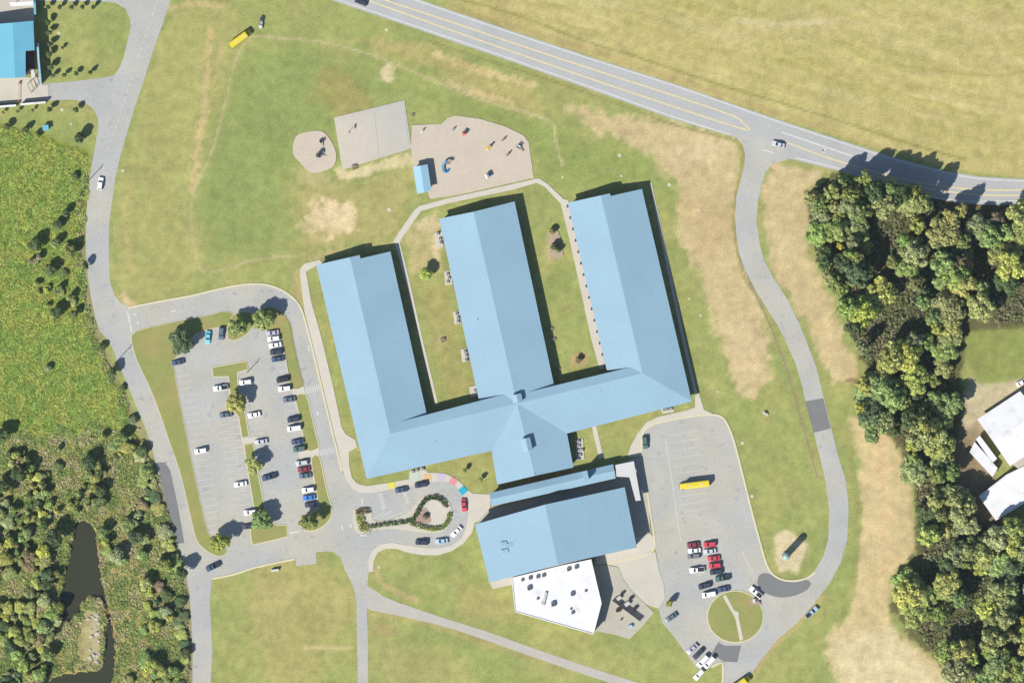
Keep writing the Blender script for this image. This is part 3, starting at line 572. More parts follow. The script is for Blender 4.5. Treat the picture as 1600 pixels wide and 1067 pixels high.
opn(gym, (746,824), (767,903), z=4.0); opn(gym, (991,850), (975,768), z=4.0)
c = W(790,851); r = MB(); zz = 8.7
for dx, dy, w_, h_ in ((-0.6,0.8,2.2,0.9),(1.2,0.2,3.0,0.8),(-0.2,-2.0,2.6,0.7)): r.box((c.x+dx, c.y+dy, zz-0.1), (w_,1.4,h_), 0.25)
part('roof_vent', r, M['roof'], gym)
# low link roof north of the gym
lk = tag(empty('link_building', W(860,757)), 'long narrow blue gable roof between school and gymnasium', 'building'); LE, LR = 4.3, 5.1
for (a_, b_) in (((765,770),(958,725)),):
    n0, n1_ = (765,770), (958,725); m0, m1_ = (766,780), (960,735); s0, s1_ = (767,791), (962,747)
    part('roof_slope', MB().slab([W(*n0,LE), W(*n1_,LE), W(*m1_,LR), W(*m0,LR)], 0.2), M['roof'], lk); part('roof_slope', MB().slab([W(*m0,LR), W(*m1_,LR), W(*s1_,LE), W(*s0,LE)], 0.2), M['roof'], lk)
    ridge(lk, m0, m1_, LR); part('wall', MB().prism(wpts(shrink([n0, n1_, s1_, s0], 2.5)), 0, LE-0.22), M['brick'], lk)
part('roof_box', MB().prism(wpts([(910,736),(917,734),(920,748),(913,750)]), 3.8, 8.3), M['roof'], lk)
opn(lk, (790,783), (955,745), step=6)
cp = tag(empty('flat_canopy', W(980,745)), 'white L-shaped flat canopy beside the bus lot', 'canopy')
part('roof_deck', MB().prism(wpts([(961,726),(990,720),(1001,781),(993,782),(983,745),(963,744)]), 3.9, 4.25), M['canopy_white'], cp)
for x, y in ((964,729),(988,724),(964,741),(985,745),(998,778),(994,762),(993,750)): part('post', MB().tube(W(x,y,0), W(x,y,3.9), 0.12, 0.12, 8), M['pale_metal'], cp)
ax = tag(empty('flat_roof_annex', W(870,925)), 'white flat-roofed annex with angled walls attached south of the gymnasium', 'building')
ap = [(800,902),(872,884),(923,873),(939,941),(927,989),(805,954)]
part('wall', MB().prism(wpts(shrink(ap, 0.8)), 0, 5.9), M['render'], ax); part('roof_deck', MB().prism(wpts(ap), 5.9, 6.1), M['white_roof'], ax)
mb = MB(); ribbon(mb, ap+[ap[0]], 0.35, 6.1, 6.35); part('parapet', mb, M['white_roof'], ax)
opn(ax, (806,953), (926,988), step=5)
RTU = MB().box((0,0,0.45), (1.0,1.2,0.9)).mesh('housing', (M['grey_metal'],)); FAN = MB().tube((0,0,0.9), (0,0,1.0), 0.4, 0.4, 12).mesh('fan', (M['dark_metal'],))
rt = [(816,906,.8),(828,903,1),(840,901,1),(849,899,1),(888,889.5,1.1),(900,886,1.1),(826.5,919,1.3),(864,944,1.4),(894,928,1.2),(894.5,957,.9),(840,935,.7),(915,923,.7),(892,951,.6)]
nth = ['first','second','third','fourth','fifth','sixth','seventh','eighth','ninth','tenth','eleventh','twelfth','thirteenth','fourteenth','fifteenth','sixteenth','seventeenth','eighteenth','nineteenth','twentieth']
rt.sort()
for i, (x, y, s_) in enumerate(rt):
    o = tag(empty('rooftop_unit', W(x, y, 6.1), 0.2), f'grey ventilation unit on the white annex roof, {nth[i]} from the left', 'roof unit', 'ventilation units on the annex roof')
    for nm, me in (('housing', RTU), ('fan', FAN)): q = link(nm, me, o); q.scale = (s_, s_, s_)
du = tag(empty('roof_duct', W(851,933,6.1)), 'long pale duct lying across the white annex roof', 'duct')
part('duct', MB().box((W(851,933).x, W(851,933).y, 6.45), (0.9,4.6,0.7), -0.25), M['pale_metal'], du); part('duct_cap', MB().box((W(848,942).x, W(848,942).y, 6.5), (1.3,1.0,0.8), -0.25), M['pale_metal'], du)
# shed in the playground
sh = tag(empty('playground_shelter', W(659,279)), 'small pale blue gable-roofed shelter at the playground edge', 'shelter')
part('roof_slope', MB().slab([W(645,261,3.3), W(657,259,3.9), W(663,301,3.9), W(652,303,3.3)], 0.15), M['roof3'], sh); part('roof_slope', MB().slab([W(657,259,3.9), W(668,257,3.3), W(674,297,3.3), W(663,301,3.9)], 0.15), M['roof3'], sh)
part('wall', MB().prism(wpts([(647,264),(666,260),(671,295),(653,300)]), 0, 3.1), M['render'], sh); ridge(sh, (657,259), (663,301), 3.9, 'roof3')
# cyan building in the corner
cb = tag(empty('corner_building', W(25,80)), 'bright cyan gable-roofed building in the top-left corner', 'building'); CE, CR = 6.6, 7.9
part('roof_slope', MB().slab([W(-30,40,CE), W(20,36,CR), W(24,122,CR), W(-30,124,CE)], 0.2), M['roof2'], cb)
part('roof_slope', MB().slab([W(20,36,CR), W(52,33,CE), W(54,79,CE), W(40,80,CE+0.55), W(40,121,CE+0.55), W(24,122,CR)], 0.2), M['roof2'], cb)
part('wall', MB().prism(wpts([(-28,43),(50,36),(52,77),(38,77),(38,119),(-28,121)]), 0, CE-0.22), M['render'], cb); ridge(cb, (20,36), (24,122), CR, 'roof2')
part('porch_roof', MB().prism(wpts([(41,82),(54,81),(56,116),(41,118)]), 2.6, 2.8), mat('brown_porch', A(95,70,70), 0.8), cb)
part('porch_skylight', MB().prism(wpts([(45,88),(52,88),(53,102),(46,103)]), 2.81, 2.95), M['dark_metal'], cb)
opn(cb, (52,76), (50,40), z=3.6)
def wallthing(name, pts, h, w_, m, label, cat, capm=None):
    o = tag(empty(name, W(*pts[0])), label, cat); mb = MB(); ribbon(mb, pts, w_, 0, h); part('wall_body', mb, m, o)
    mb = MB(); ribbon(mb, pts, w_+0.25, h, h+0.15); part('coping', mb, capm or m, o); return o
wallthing('boundary_wall', [(55,-20),(55,0),(56,24)], 4.2, 0.5, M['render'], 'blue-capped tall wall strip at the very top left beside saplings', 'wall', M['roof2'])
wallthing('boundary_wall', [(60,69),(61.5,95),(65,132)], 4.6, 0.5, M['render'], 'pale blue capped tall wall between cyan building and sapling lawn', 'wall', M['roof3'])
wallthing('boundary_wall', [(-20,169),(26,165.5)], 2.6, 0.5, M['render'], 'pale capped wall along the forecourt, left of the gate gap', 'wall', M['white_roof'])
wallthing('boundary_wall', [(33,164),(72,160.5)], 2.6, 0.5, M['render'], 'pale capped wall along the forecourt, right of the gate gap', 'wall', M['white_roof'])
cw = tag(empty('white_canopy', W(38,7)), 'white flat canopy strip near the top-left corner', 'canopy'); part('roof_deck', MB().prism(wpts([(16,6),(54,4),(54,10),(20,12)]), 6.6, 6.9), M['white_roof'], cw)
for x, y in ((20,9),(51,7)): part('post', MB().tube(W(x,y), W(x,y,6.6), 0.15, 0.15, 8), M['pale_metal'], cw)
gt = tag(empty('gate_barrier', W(29.5,150)), 'orange gate arm across the forecourt in the top-left corner', 'gate')
part('post', MB().box((W(30,131).x, W(30,131).y, 0.7), (0.7,0.7,1.4)), M['orange'], gt); part('arm', MB().tube(W(30,131,1.2), W(29,163,1.2), 0.12, 0.1, 6), M['orange'], gt)
pg = tag(empty('timber_pergola', W(52,130)), 'pale timber pergola frame on the forecourt beside the cyan building', 'pergola')
for x, y in ((43,132),(52,121),(56,134),(49,145)): part('post', MB().tube(W(x,y), W(x,y,3.0), 0.12, 0.12, 6), M['wood'], pg)
for a_, b_ in (((43,132),(52,121)),((49,145),(56,134)),((43,132),(49,145)),((52,121),(56,134)),((47.5,126.5),(52.5,139.5))): part('beam', MB().tube(W(*a_,3.0), W(*b_,3.0), 0.13, 0.13, 6), M['wood'], pg)
part('canopy_panel', MB().prism(wpts([(49,111),(54,108),(56,121),(50,124)]), 3.15, 3.25), M['white_plastic'], pg)
ub = tag(empty('utility_cabin', W(71.5,200)), 'small sky-blue roofed cabin on the lawn beside wetland scrub', 'cabin')
part('wall', MB().prism(wpts([(68,197),(75,196),(76,203),(68,204)]), 0, 2.0), M['render'], ub); part('roof', MB().prism(wpts([(67,196.5),(76,195.5),(77,204),(67.5,205)]), 2.0, 2.15), M['roof2'], ub)
# houses at the right edge
fh = tag(empty('white_farmhouse', W(1580,700)), 'white-roofed building complex at the right edge behind the trees', 'building')
part('wall', MB().prism(wpts(shrink([(1527,655),(1594,611),(1660,690),(1600,745),(1574,722)], 3)), 0, 3.8), M['render'], fh)
part('roof_slope', MB().slab([W(1527,655,4), W(1594,611,4), W(1622,645,5.4), W(1552,690,5.4)], 0.2), M['white_roof'], fh); part('roof_slope', MB().slab([W(1552,690,5.4), W(1622,645,5.4), W(1650,680,4), W(1578,728,4)], 0.2), M['white_roof'], fh)
part('wall', MB().prism(wpts(shrink([(1529,775),(1572,742),(1590,735),(1640,765),(1600,786),(1555,812)], 3)), 0, 3.6), M['render'], fh)
part('roof_slope', MB().slab([W(1529,775,4), W(1573,741,4), W(1600,728,4.4), W(1628,760,4.4), W(1600,786,4), W(1556,813,4)], 0.2), M['white_roof'], fh)
for q in ([(1524,686),(1530,680),(1557,716),(1550,723)], [(1514,706),(1522,690),(1558,731),(1550,745)]):
    part('lean_to_roof', MB().prism(wpts(q), 2.8, 3.0), M['white_roof'], fh); part('lean_to_wall', MB().prism(wpts(shrink(q, 1)), 0, 2.8), M['render'], fh)
# silo / water tank
tk = tag(empty('water_tank_tower', W(1227,868)), 'slim pale teal standpipe tank casting a long dark shadow on bare ground', 'water tank')
c = W(1227,868); part('tank', MB().tube((c.x,c.y,0.2), (c.x,c.y,9.4), 1.3, 1.3, 24), M['teal'], tk)
mb = MB()
for i in range(4): mb.tube((c.x,c.y,9.4+0.22*i), (c.x,c.y,9.62+0.22*i), 1.3*math.cos(i*PI/8.5), 1.3*math.cos((i+1)*PI/8.5), 24)
part('dome', mb, M['teal'], tk); part('footing', MB().tube((c.x,c.y,0), (c.x,c.y,0.3), 1.7, 1.7, 24), M['concrete'], tk)
mb = MB()
for s_ in (-0.2, 0.2): mb.tube((c.x-1.4,c.y+s_,0.3), (c.x-1.4,c.y+s_,9.6), 0.03, 0.03, 5)
for i in range(22): mb.tube((c.x-1.4,c.y-0.2,0.6+i*0.4), (c.x-1.4,c.y+0.2,0.6+i*0.4), 0.02, 0.02, 4)
part('ladder', mb, M['grey_metal'], tk)
# ------------------------------------------------------------------ vehicles
def car_meshes(kind):
    L, Wd, hb, ht = {'sedan':(4.8,1.82,0.92,1.45),'suv':(4.75,1.9,1.05,1.75),'pickup':(5.6,1.95,1.08,1.85),'van':(5.2,2.0,1.15,2.0)}[kind]
    w = Wd/2; l = L/2; D = {}
    prof = {'sedan':[(-l,.35),(-l,.80),(-l+.25,.92),(-l+1.0,.95),(l-1.5,.95),(l-.35,.78),(l,.62),(l,.35)],
            'suv':[(-l,.4),(-l,1.0),(-l+.1,1.06),(l-1.3,1.06),(l-.25,.95),(l,.75),(l,.4)],
            'pickup':[(-l,.45),(-l,1.08),(-l+.1,1.1),(l-1.5,1.12),(l-.25,1.02),(l,.85),(l,.45)],
            'van':[(-l,.4),(-l,1.12),(-l+.1,1.15),(l-1.0,1.15),(l-.2,1.0),(l,.7),(l,.4)]}[kind]
    bm = bmesh.new(); rings = []
    for yy, ins in ((-w,0.10),(-w+.13,0),(w-.13,0),(w,0.10)):
        rings.append([bm.verts.new((x*(1-ins*0.35), yy, z-(ins*0.6 if z > .6 else 0))) for x, z in prof])
    n_ = len(prof)
    for a_, b_ in zip(rings, rings[1:]):
        for i in range(n_): bm.faces.new((a_[i], a_[(i+1) % n_], b_[(i+1) % n_], b_[i]))
    bm.faces.new(rings[0][::-1]); bm.faces.new(rings[-1])
    x0, x1, x2, x3 = {'sedan':(-l+.75,-l+1.35,l-2.2,l-1.4),'suv':(-l+.08,-l+.45,l-2.0,l-1.25),'pickup':(-.45,-.25,l-2.3,l-1.5),'van':(-l+.05,-l+.25,l-1.6,l-.85)}[kind]
    zb = prof[3][1]-.02; wi, wt = w-.1, w-.27
    cb_ = [bm.verts.new(p) for p in ((x0,-wi,zb),(x3,-wi,zb),(x3,wi,zb),(x0,wi,zb))]; ct = [bm.verts.new(p) for p in ((x1,-wt,ht),(x2,-wt,ht),(x2,wt,ht),(x1,wt,ht))]
    bm.faces.new(ct)
    for i in range(4): bm.faces.new((cb_[i], cb_[(i+1) % 4], ct[(i+1) % 4], ct[i]))
    bmesh.ops.recalc_face_normals(bm, faces=bm.faces[:])
    me = bpy.data.meshes.new('body'); bm.to_mesh(me); bm.free(); me.materials.append(M['grey_metal']); D['body'] = [me]
    def pane(a, b_, c_, d, k0=0.1, k1=0.9, s0=0.06, s1=0.94, nm='windscreen'):
        a, b_, c_, d = map(Vector, (a, b_, c_, d)); nrm = (b_-a).cross(d-a).normalized()
        P_ = []
        for u, v in ((s0,k0),(s1,k0),(s1,k1),(s0,k1)): P_.append((a.lerp(b_, u)).lerp(d.lerp(c_, u), v)+nrm*0.012)
        mb = MB(); mb.face(P_); mb.face([p-nrm*0.03 for p in P_[::-1]]); return mb.mesh(nm, (M['glass'],))
    D['windscreen'] = [pane((x3,-wi,zb),(x3,wi,zb),(x2,wt,ht),(x2,-wt,ht),0.05,0.97)]; D['rear_window'] = [pane((x0,wi,zb),(x0,-wi,zb),(x1,-wt,ht),(x1,wt,ht),0.15,0.95)]
    D['side_window'] = [pane((x0,-wi,zb),(x3,-wi,zb),(x2,-wt,ht),(x1,-wt,ht),0.1,0.85), pane((x3,wi,zb),(x0,wi,zb),(x1,wt,ht),(x2,wt,ht),0.1,0.85)]
    D['wheel'] = [MB().tube((sx*(l*0.62), sy*(w-.22), .34), (sx*(l*0.62), sy*(w+.01), .34), .34, .34, 12).mesh('wheel', (M['rubber'],)) for sx in (-1,1) for sy in (-1,1)]
    D['headlight'] = [MB().box((l-.02, sy*(w-.35), .68), (.1,.36,.14)).mesh('headlight', (M['lamp'],)) for sy in (-1,1)]
    D['tail_light'] = [MB().box((-l+.01, sy*(w-.25), .75), (.08,.3,.16)).mesh('tail_light', (M['tail'],)) for sy in (-1,1)]
    if kind == 'pickup': D['cargo_bed'] = [MB().prism([(-l+.12,-w+.18),(-.55,-w+.18),(-.55,w-.18),(-l+.12,w-.18)], 1.08, 1.125).mesh('cargo_bed', (M['black'],))]
    return D
CARS = {k: car_meshes(k) for k in ('sedan','suv','pickup','van')}
CP = {'white':(0.62,0.62,0.62),'silver':(0.36,0.38,0.40),'grey':(0.12,0.125,0.13),'black':(0.012,0.013,0.017),'navy':(0.018,0.026,0.05),'blue':(0.02,0.14,0.42),'red':(0.40,0.035,0.05),
      'maroon':(0.16,0.02,0.03),'teal':(0.10,0.40,0.48),'slate':(0.07,0.10,0.13),'green':(0.05,0.10,0.09),'lavender':(0.30,0.29,0.36),'paleblue':(0.25,0.35,0.45),'darkblue':(0.03,0.055,0.11)}
for k, c in CP.items(): M['car_'+k] = mat('car_'+k, c, 0.42, 0.5, metal=0.0, coat=0.35)
def car(x, y, deg, paint_, kind, label, grp='cars parked on the school lots', z=0.09):
    o = tag(empty('pickup_truck' if kind == 'pickup' else 'van' if kind == 'van' else 'car', W(x, y)+Vector((0,0,z)), math.radians(deg)), label, {'pickup':'pickup truck','van':'van'}.get(kind, 'car'), grp)
    for nm, lst in CARS[kind].items():
        for me in lst:
            q = link(nm, me, o)
            if nm == 'body': q.material_slots[0].link = 'OBJECT'; q.material_slots[0].material = M['car_'+paint_]
R_ = [(325,527,265,'teal','sedan','light teal car nose-out at the north edge of west lot'),
(346,521,265,'slate','suv','dark slate car beside the teal car, west lot north edge'),
(278,566,192,'darkblue','sedan','dark blue car alone in the top-left corner bay of the west lot'),
(345,606,188,'white','pickup','white pickup left of the T-shaped grass island'),
(384,597,188,'white','suv','white car just right of the T-shaped grass island top'),
(353,648,190,'slate','sedan','dark small car below the island tree in the west lot'),
(397,648,190,'white','sedan','white sedan right of the middle island below its tree'),
(314,704,190,'white','suv','lone white car in the left-edge bays of the west lot'),
(376,756,188,'white','sedan','lone white sedan left of the lower middle island'),
(391,800,188,'white','suv','white car touching the tree at the lower middle island'),
(389,822,188,'navy','sedan','dark car half under the tree at the lower middle island'),
(426,520,188,'lavender','sedan','pale lavender-grey car at the top of the east bay row'),
(428,529,188,'white','suv','upper of two adjacent white cars atop the east bay row'),
(430,539,188,'white','sedan','lower of two adjacent white cars atop the east bay row'),
(432,550,188,'navy','suv','navy car directly below the two white cars, east bay row'),
(434,561,188,'darkblue','sedan','dark blue car, second below the two white cars, east bay row'),
(442,593,190,'black','suv','black car above the upper footpath in the east bay row'),
(445,607,188,'white','suv','white car just left of the upper crosswalk footpath'),
(452,624,188,'slate','sedan','slate car just below the upper crosswalk footpath'),
(459,655,190,'navy','suv','navy car above a white car in the middle of east bay row'),
(460,669,188,'white','van','large white van in the middle of the east bay row'),
(408,690,188,'silver','sedan','silver car at the inner footpath of the middle island'),
(465,690,190,'darkblue','sedan','upper of two dark cars above the lower crosswalk footpath'),
(468,701,190,'green','suv','dark green car touching the lower crosswalk footpath'),
(421,745,195,'darkblue','pickup','long dark blue pickup right of the lower middle island'),
(472,723,188,'silver','suv','silver car just below the lower crosswalk footpath'),
(475,733,188,'maroon','sedan','dark red car between silver and slate cars, east bay row'),
(477,743,188,'slate','sedan','slate car directly below the dark red car'),
(482,765,188,'white','suv','white car above the bright blue car, east bay row'),
(483,777,188,'blue','sedan','bright blue car near the bottom of the east bay row'),
(486,788,188,'navy','sedan','navy car at the bottom of the east bay row'),
(627,765,190,'darkblue','sedan','dark blue car at the yellow square of the drop-off loop'),
(658,757,190,'navy','suv','navy car below the orange square of the drop-off loop'),
(725,789,275,'red','sedan','red car beside the plaza on the drop-off loop'),
(659,847,178,'navy','suv','navy car on the lower side of the drop-off loop'),
(690,845,185,'paleblue','sedan','pale blue car on the lower side of the drop-off loop'),
(713,830,225,'white','sedan','white car with dark glass on the curve of the drop-off loop'),
(1083,851,186,'maroon','sedan','dark red car topping the left column of the bus lot'),
(1085,860,186,'white','sedan','white car second in the left column of the bus lot'),
(1084,868,186,'grey','suv','dark grey car third in the left column of the bus lot'),
(1089,890,186,'white','pickup','white pickup alone in the left column of the bus lot'),
(1109,850,186,'red','suv','red car topping the right column of the bus lot'),
(1109,861,186,'silver','sedan','silver car below the topmost red car of the bus lot'),
(1115,872,186,'red','sedan','red car third in the right column of the bus lot'),
(1117,883,186,'red','suv','red car directly above the navy car in right column'),
(1119,893,186,'navy','suv','navy car directly below the lowest red car'),
(1129,903,190,'green','pickup','dark green pickup below the navy car, right column'),
(1101,915,195,'navy','suv','navy car at the lower left of the bus lot group'),
(1108,928,190,'white','van','white van at the top-left edge of the roundabout island'),
(1130,920,190,'darkblue','sedan','dark blue car at the top edge of the roundabout island'),
(1181,925,140,'white','pickup','white pickup at the right edge of the roundabout island'),
(1049,964,215,'slate','sedan','slate car by the tiny shrub bed near the service yard'),
(1082,1013,222,'lavender','sedan','pale lavender car at the lower left kerb near roundabout'),
(1091,1021,225,'navy','suv','navy car between lavender car and white vans near roundabout'),
(1098,1032,228,'white','van','left of the two white vans below the roundabout'),
(1108,1034,228,'white','van','right of the two white vans below the roundabout'),
(1092,1053,228,'white','suv','white car on the grass below the two white vans'),
(1008,691,276,'green','suv','dark green car at the curved kerb of the bus lot'),
(157,287,82,'white','suv','white car driving up the road beside the wetland'),
(333,885,205,'darkblue','pickup','dark blue pickup turning into the west road junction'),
(564,4,160,'navy','suv','navy car on the highway at the top edge'),
(1216,226,164,'silver','sedan','silver car on the highway at the loop road junction'),
(1268,956,42,'paleblue','pickup','pale blue and white pickup on the grass verge of loop road'),
(1597,597,30,'white','sedan','white car on the farm driveway at the right edge')]
for r in R_: car(*r)
def bus(x, y, deg, L, label):
    o = tag(empty('school_bus', W(x, y)+Vector((0,0,0.09)), math.radians(deg)), label, 'bus', 'yellow school buses'); w = 1.22; l = L/2
    bm = bmesh.new(); prof = [(-1.0,.0),(-1.0,.86),(-.86,.97),(-.45,1.02),(.45,1.02),(.86,.97),(1.0,.86),(1.0,.0)]
    xs = [(-l,.98),(-l+.15,1),(l-2.0,1),(l-1.75,.985)]; rings = []
    for xx, k in xs: rings.append([bm.verts.new((xx, a_*w*k, .55+b_*2.5*k)) for a_, b_ in prof])
    for a_, b_ in zip(rings, rings[1:]):
        for i in range(8): bm.faces.new((a_[i], a_[(i+1) % 8], b_[(i+1) % 8], b_[i]))
    bm.faces.new(rings[0]); bm.faces.new(rings[-1][::-1]); bmesh.ops.recalc_face_normals(bm, faces=bm.faces[:])
    me = bpy.data.meshes.new('body'); bm.to_mesh(me); bm.free(); link('body', me, o, M['yellow'])
    bm = bmesh.new(); pr = [(-.92,0),(-.9,.62),(-.6,.8),(.6,.8),(.9,.62),(.92,0)]; rings = []
    for xx, k, zz_ in ((l-1.78,1,1.0),(l-.3,.93,.92),(l,.85,.75)): rings.append([bm.verts.new((xx, a_*w*k, .55+b_*zz_*1.45)) for a_, b_ in pr])
    for a_, b_ in zip(rings, rings[1:]):
        for i in range(6): bm.faces.new((a_[i], a_[(i+1) % 6], b_[(i+1) % 6], b_[i]))
    bm.faces.new(rings[-1]); bm.faces.new(rings[0][::-1]); bmesh.ops.recalc_face_normals(bm, faces=bm.faces[:])
    me = bpy.data.meshes.new('hood'); bm.to_mesh(me); bm.free(); link('hood', me, o, M['yellow'])
    mb = MB(); mb.face([(l-1.73,-w*.85,1.75),(l-1.73,w*.85,1.75),(l-1.75,w*.82,2.75),(l-1.75,-w*.82,2.75)]); mb.build('windscreen', M['glass'], o)
    for s_ in (-1,1):
        for i in range(int((L-3)/0.95)):
            xx = -l+.7+i*.95; mb = MB(); mb.box((xx, s_*(w+.005), 2.2), (.75,.04,.6)); mb.build('side_window', M['glass'], o)
        MB().box((0, s_*(w+.012), 1.45), (L-2.6,.04,.1)).build('rub_rail', M['black'], o); MB().box((l-.02, s_*.75, 1.1), (.1,.3,.25)).build('headlight', M['lamp'], o)
        for xx in (-l*.55, l-1.0): MB().tube((xx, s_*(w-.28), .48), (xx, s_*(w-.02), .48), .48, .48, 14).build('wheel', M['rubber'], o)
    for xx in (-l*.45, l*.32): MB().box((xx, 0, 3.12), (.75,.65,.08)).build('roof_hatch', M['white_plastic'], o)
    MB().box((-l-.06,0,.62), (.14,2.3,.25)).build('bumper', M['black'], o); MB().box((l+.05,0,.62), (.16,2.2,.25)).build('bumper', M['black'], o)
bus(1085,757,187,11.0,'yellow school bus parked alone across the bays of the bus lot')
bus(376,61,36,9.2,'short yellow school bus parked on grass by the field trail')
bus(1153,1070,35,10.5,'yellow school bus cut by the bottom edge on the loop road')
tl = tag(empty('utility_trailer', W(408,36), math.radians(83)), 'narrow grey utility trailer on the grass near the top-left bus', 'trailer')
MB().box((0,0,.75), (4.6,1.3,.12)).build('deck', M['grey_metal'], tl); MB().box((-1.6,0,1.0), (1.2,1.2,.4)).build('toolbox', M['white_plastic'], tl); MB().box((1.2,0,1.0), (1.3,1.2,.5)).build('crate', M['dark_metal'], tl)
MB().tube((2.3,0,.7), (3.6,0,.5), .06, .06, 6).build('drawbar', M['dark_metal'], tl)
for s_ in (-1,1): MB().tube((-.2, s_*.7, .38), (-.2, s_*.85, .38), .38, .38, 12).build('wheel', M['rubber'], tl)
# ------------------------------------------------------------------ air between the ground and the plane
hv = bpy.data.materials.new('haze'); hv.use_nodes = True; t = hv.node_tree; t.nodes.remove(t.nodes['Principled BSDF'])
pv = t.nodes.new('ShaderNodeVolumePrincipled'); pv.inputs['Color'].default_value = (0.72,0.86,1.0,1); pv.inputs['Density'].default_value = 0.000008; pv.inputs['Anisotropy'].default_value = 0.0
t.links.new(pv.outputs[0], t.nodes['Material Output'].inputs['Volume'])
tag(MB().box((0,0,(HC+20-3)/2-1.5), (12000,12000,HC+20+3)).build('haze', hv), 'thin pale air haze over the whole scene', 'haze', None, 'stuff')
# ------------------------------------------------------------------ yard furniture
ACB = MB().box((0,0,.4), (.95,.95,.8)).mesh('housing', (M['pale_metal'],)); ACF = MB().tube((0,0,.8), (0,0,.86), .26, .26, 12).mesh('fan', (M['dark_metal'],))
pads = [('at the top of the middle wing wall', (679,364,12,24), [(684,366),(687,374),(688,380)]), ('second down the middle wing wall', (694,424,11,22), [(699,429),(701,435),(699,441)]),
 ('third down the middle wing wall', (708,487,10,20), [(713,491),(715,497),(715,503)]), ('fourth down the middle wing wall', (720,546,10,20), [(726,550),(728,556),(728,563)]), ('at the foot of the middle wing wall', (733,604,12,17), [(742,611),(744,617)]),
 ('in the corner court beside the link roof', (899,687,12,32), [(904,690),(904,697),(905,704),(906,711),(909,703)]), ('at the south wall of the east corridor', (1033,636,20,10), [(1037,641),(1042,640),(1048,639)]), ('at the drop-off corner of the school', (643,731,20,9), [(645,737),(652,735),(660,733)])]
for ph, (x, y, w_, h_), us in pads:
    walk('concrete_pad', [(x,y+h_*.0),(x+w_,y-2),(x+w_+2,y+h_-2),(x+2,y+h_)] if w_ < 15 else [(x,y+3),(x+w_,y-2),(x+w_,y+h_-3),(x+2,y+h_)], 'pad')
    for i, (ux, uy) in enumerate(us):
        o = tag(empty('air_conditioner', W(ux, uy)+Vector((0,0,0.2)), 0.22), f'grey air conditioner, {nth[i]} {ph}', 'air conditioner', 'air conditioners on pads'); link('housing', ACB, o); link('fan', ACF, o)
# screen fence in the service yard
fs = tag(empty('screen_fence', W(980,950)), 'tall dark slatted screen fence crossing the service yard', 'fence')
a_, b_ = W(957,938), W(1000,970); nn = 26; u = (b_-a_)/nn
for i in range(nn):
    p = a_+u*(i+.5); part('slat', MB().box((p.x,p.y,1.35), (u.length*.9,.06,2.5), math.atan2(u.y,u.x)), M['wood'], fs)
for i in range(0, nn+1, 6): p = a_+u*i; part('post', MB().tube((p.x,p.y,0), (p.x,p.y,2.7), .08, .08, 6), M['dark_metal'], fs)
BIN = MB().prism([(-.9,-.6),(.9,-.6),(.9,.6),(-.9,.6)], .12, 1.15).mesh('bin_body', (M['dark_metal'],)); BLID = MB().box((0,0,1.2), (1.9,1.3,.1), 0).mesh('lid', (M['black'],))
def bin_(x, y, ang, label, s_=1.0, body=None):
    o = tag(empty('waste_bin', W(x,y)+Vector((0,0,0.2)), ang), label, 'bin', 'bins in the service yard'); q = link('bin_body', BIN, o); q2 = link('lid', BLID, o)
    for e in (q, q2): e.scale = (s_,)*3
    if body: q.material_slots[0].link = 'OBJECT'; q.material_slots[0].material = M[body]
    if body: q2.material_slots[0].link = 'OBJECT'; q2.material_slots[0].material = M[body]
bin_(967,934,.6,'pale grey bin nearest the annex behind the screen fence',1,'pale_metal'); bin_(980,943,.6,'pale bin midway behind the screen fence',1.1,'pale_metal'); bin_(992,950,.6,'dark bin farthest along behind the screen fence',.9)
bin_(986,934,.5,'dark bin standing away from the screen fence on the pad side',.8); bin_(973,926,.5,'dark bin at the top of the service yard',.7); bin_(966,953,.2,'dark square bin in front of the screen fence',.9); bin_(985,978,.3,'pale blue crate bin in the lower service yard',.8,'car_paleblue')
bin_(971,967,.9,'small dark bin low in the service yard, left of the crate bin',.45)
# utility cabinet near the roundabout, signs, lids, poles
uc = tag(empty('utility_cabinet', W(1179,940)), 'white utility cabinet on a brown bed at the roundabout island edge', 'cabinet'); zc[0] += .004
part('cabinet', MB().box((W(1178,938).x, W(1178,938).y, .85), (1.0,1.4,1.4)), M['white_plastic'], uc); part('base', MB().prism(wpts([(1171,936),(1184,934),(1190,944),(1172,945)]), .1, .24), M['soilbed'], uc)
part('cabinet', MB().box((W(1185,941).x, W(1185,941).y, .6), (.9,.9,.8)), M['grey_metal'], uc)
sg = tag(empty('monument_sign', W(430,890), .12), 'white slab sign on the grass below the west lot drive', 'sign')
MB().box((0,0,.35), (3.0,.9,.7)).build('plinth', M['concrete'], sg); MB().box((0,0,1.05), (2.7,.5,.75)).build('sign_board', M['white_plastic'], sg)
lids = [(92,52,4,'on the sapling lawn top left'),(97,172,4,'below the forecourt wall on the lawn'),(111,194,3,'on the lawn right of the small blue cabin'),(604,47,4,'on the grass south of the highway, top'),(968,243,4.5,'on the lawn above the east wing'),(1046,289,4.5,'right of the east wing top corner'),(879,277,3,'on the lawn right of the playground'),(971,275,3,'just above the east wing roof'),(1092,328,3,'upper one on the soil strip'),(1077,467,3,'on the grass right of the east wing, upper'),(1095,493,3,'on the grass right of the east wing, lower'),(1160,692,4,'on the lawn right of the bus lot, upper'),(1175,775,4,'on the lawn right of the bus lot, lower'),(1122,612,3,'right of the east wing foot'),(192,267,4,'beside the west road at the meadow'),(592,886,3.5,'beside the lower drop-off pavement'),(608,328,5,'on the worn lawn left of the footpath bend')]
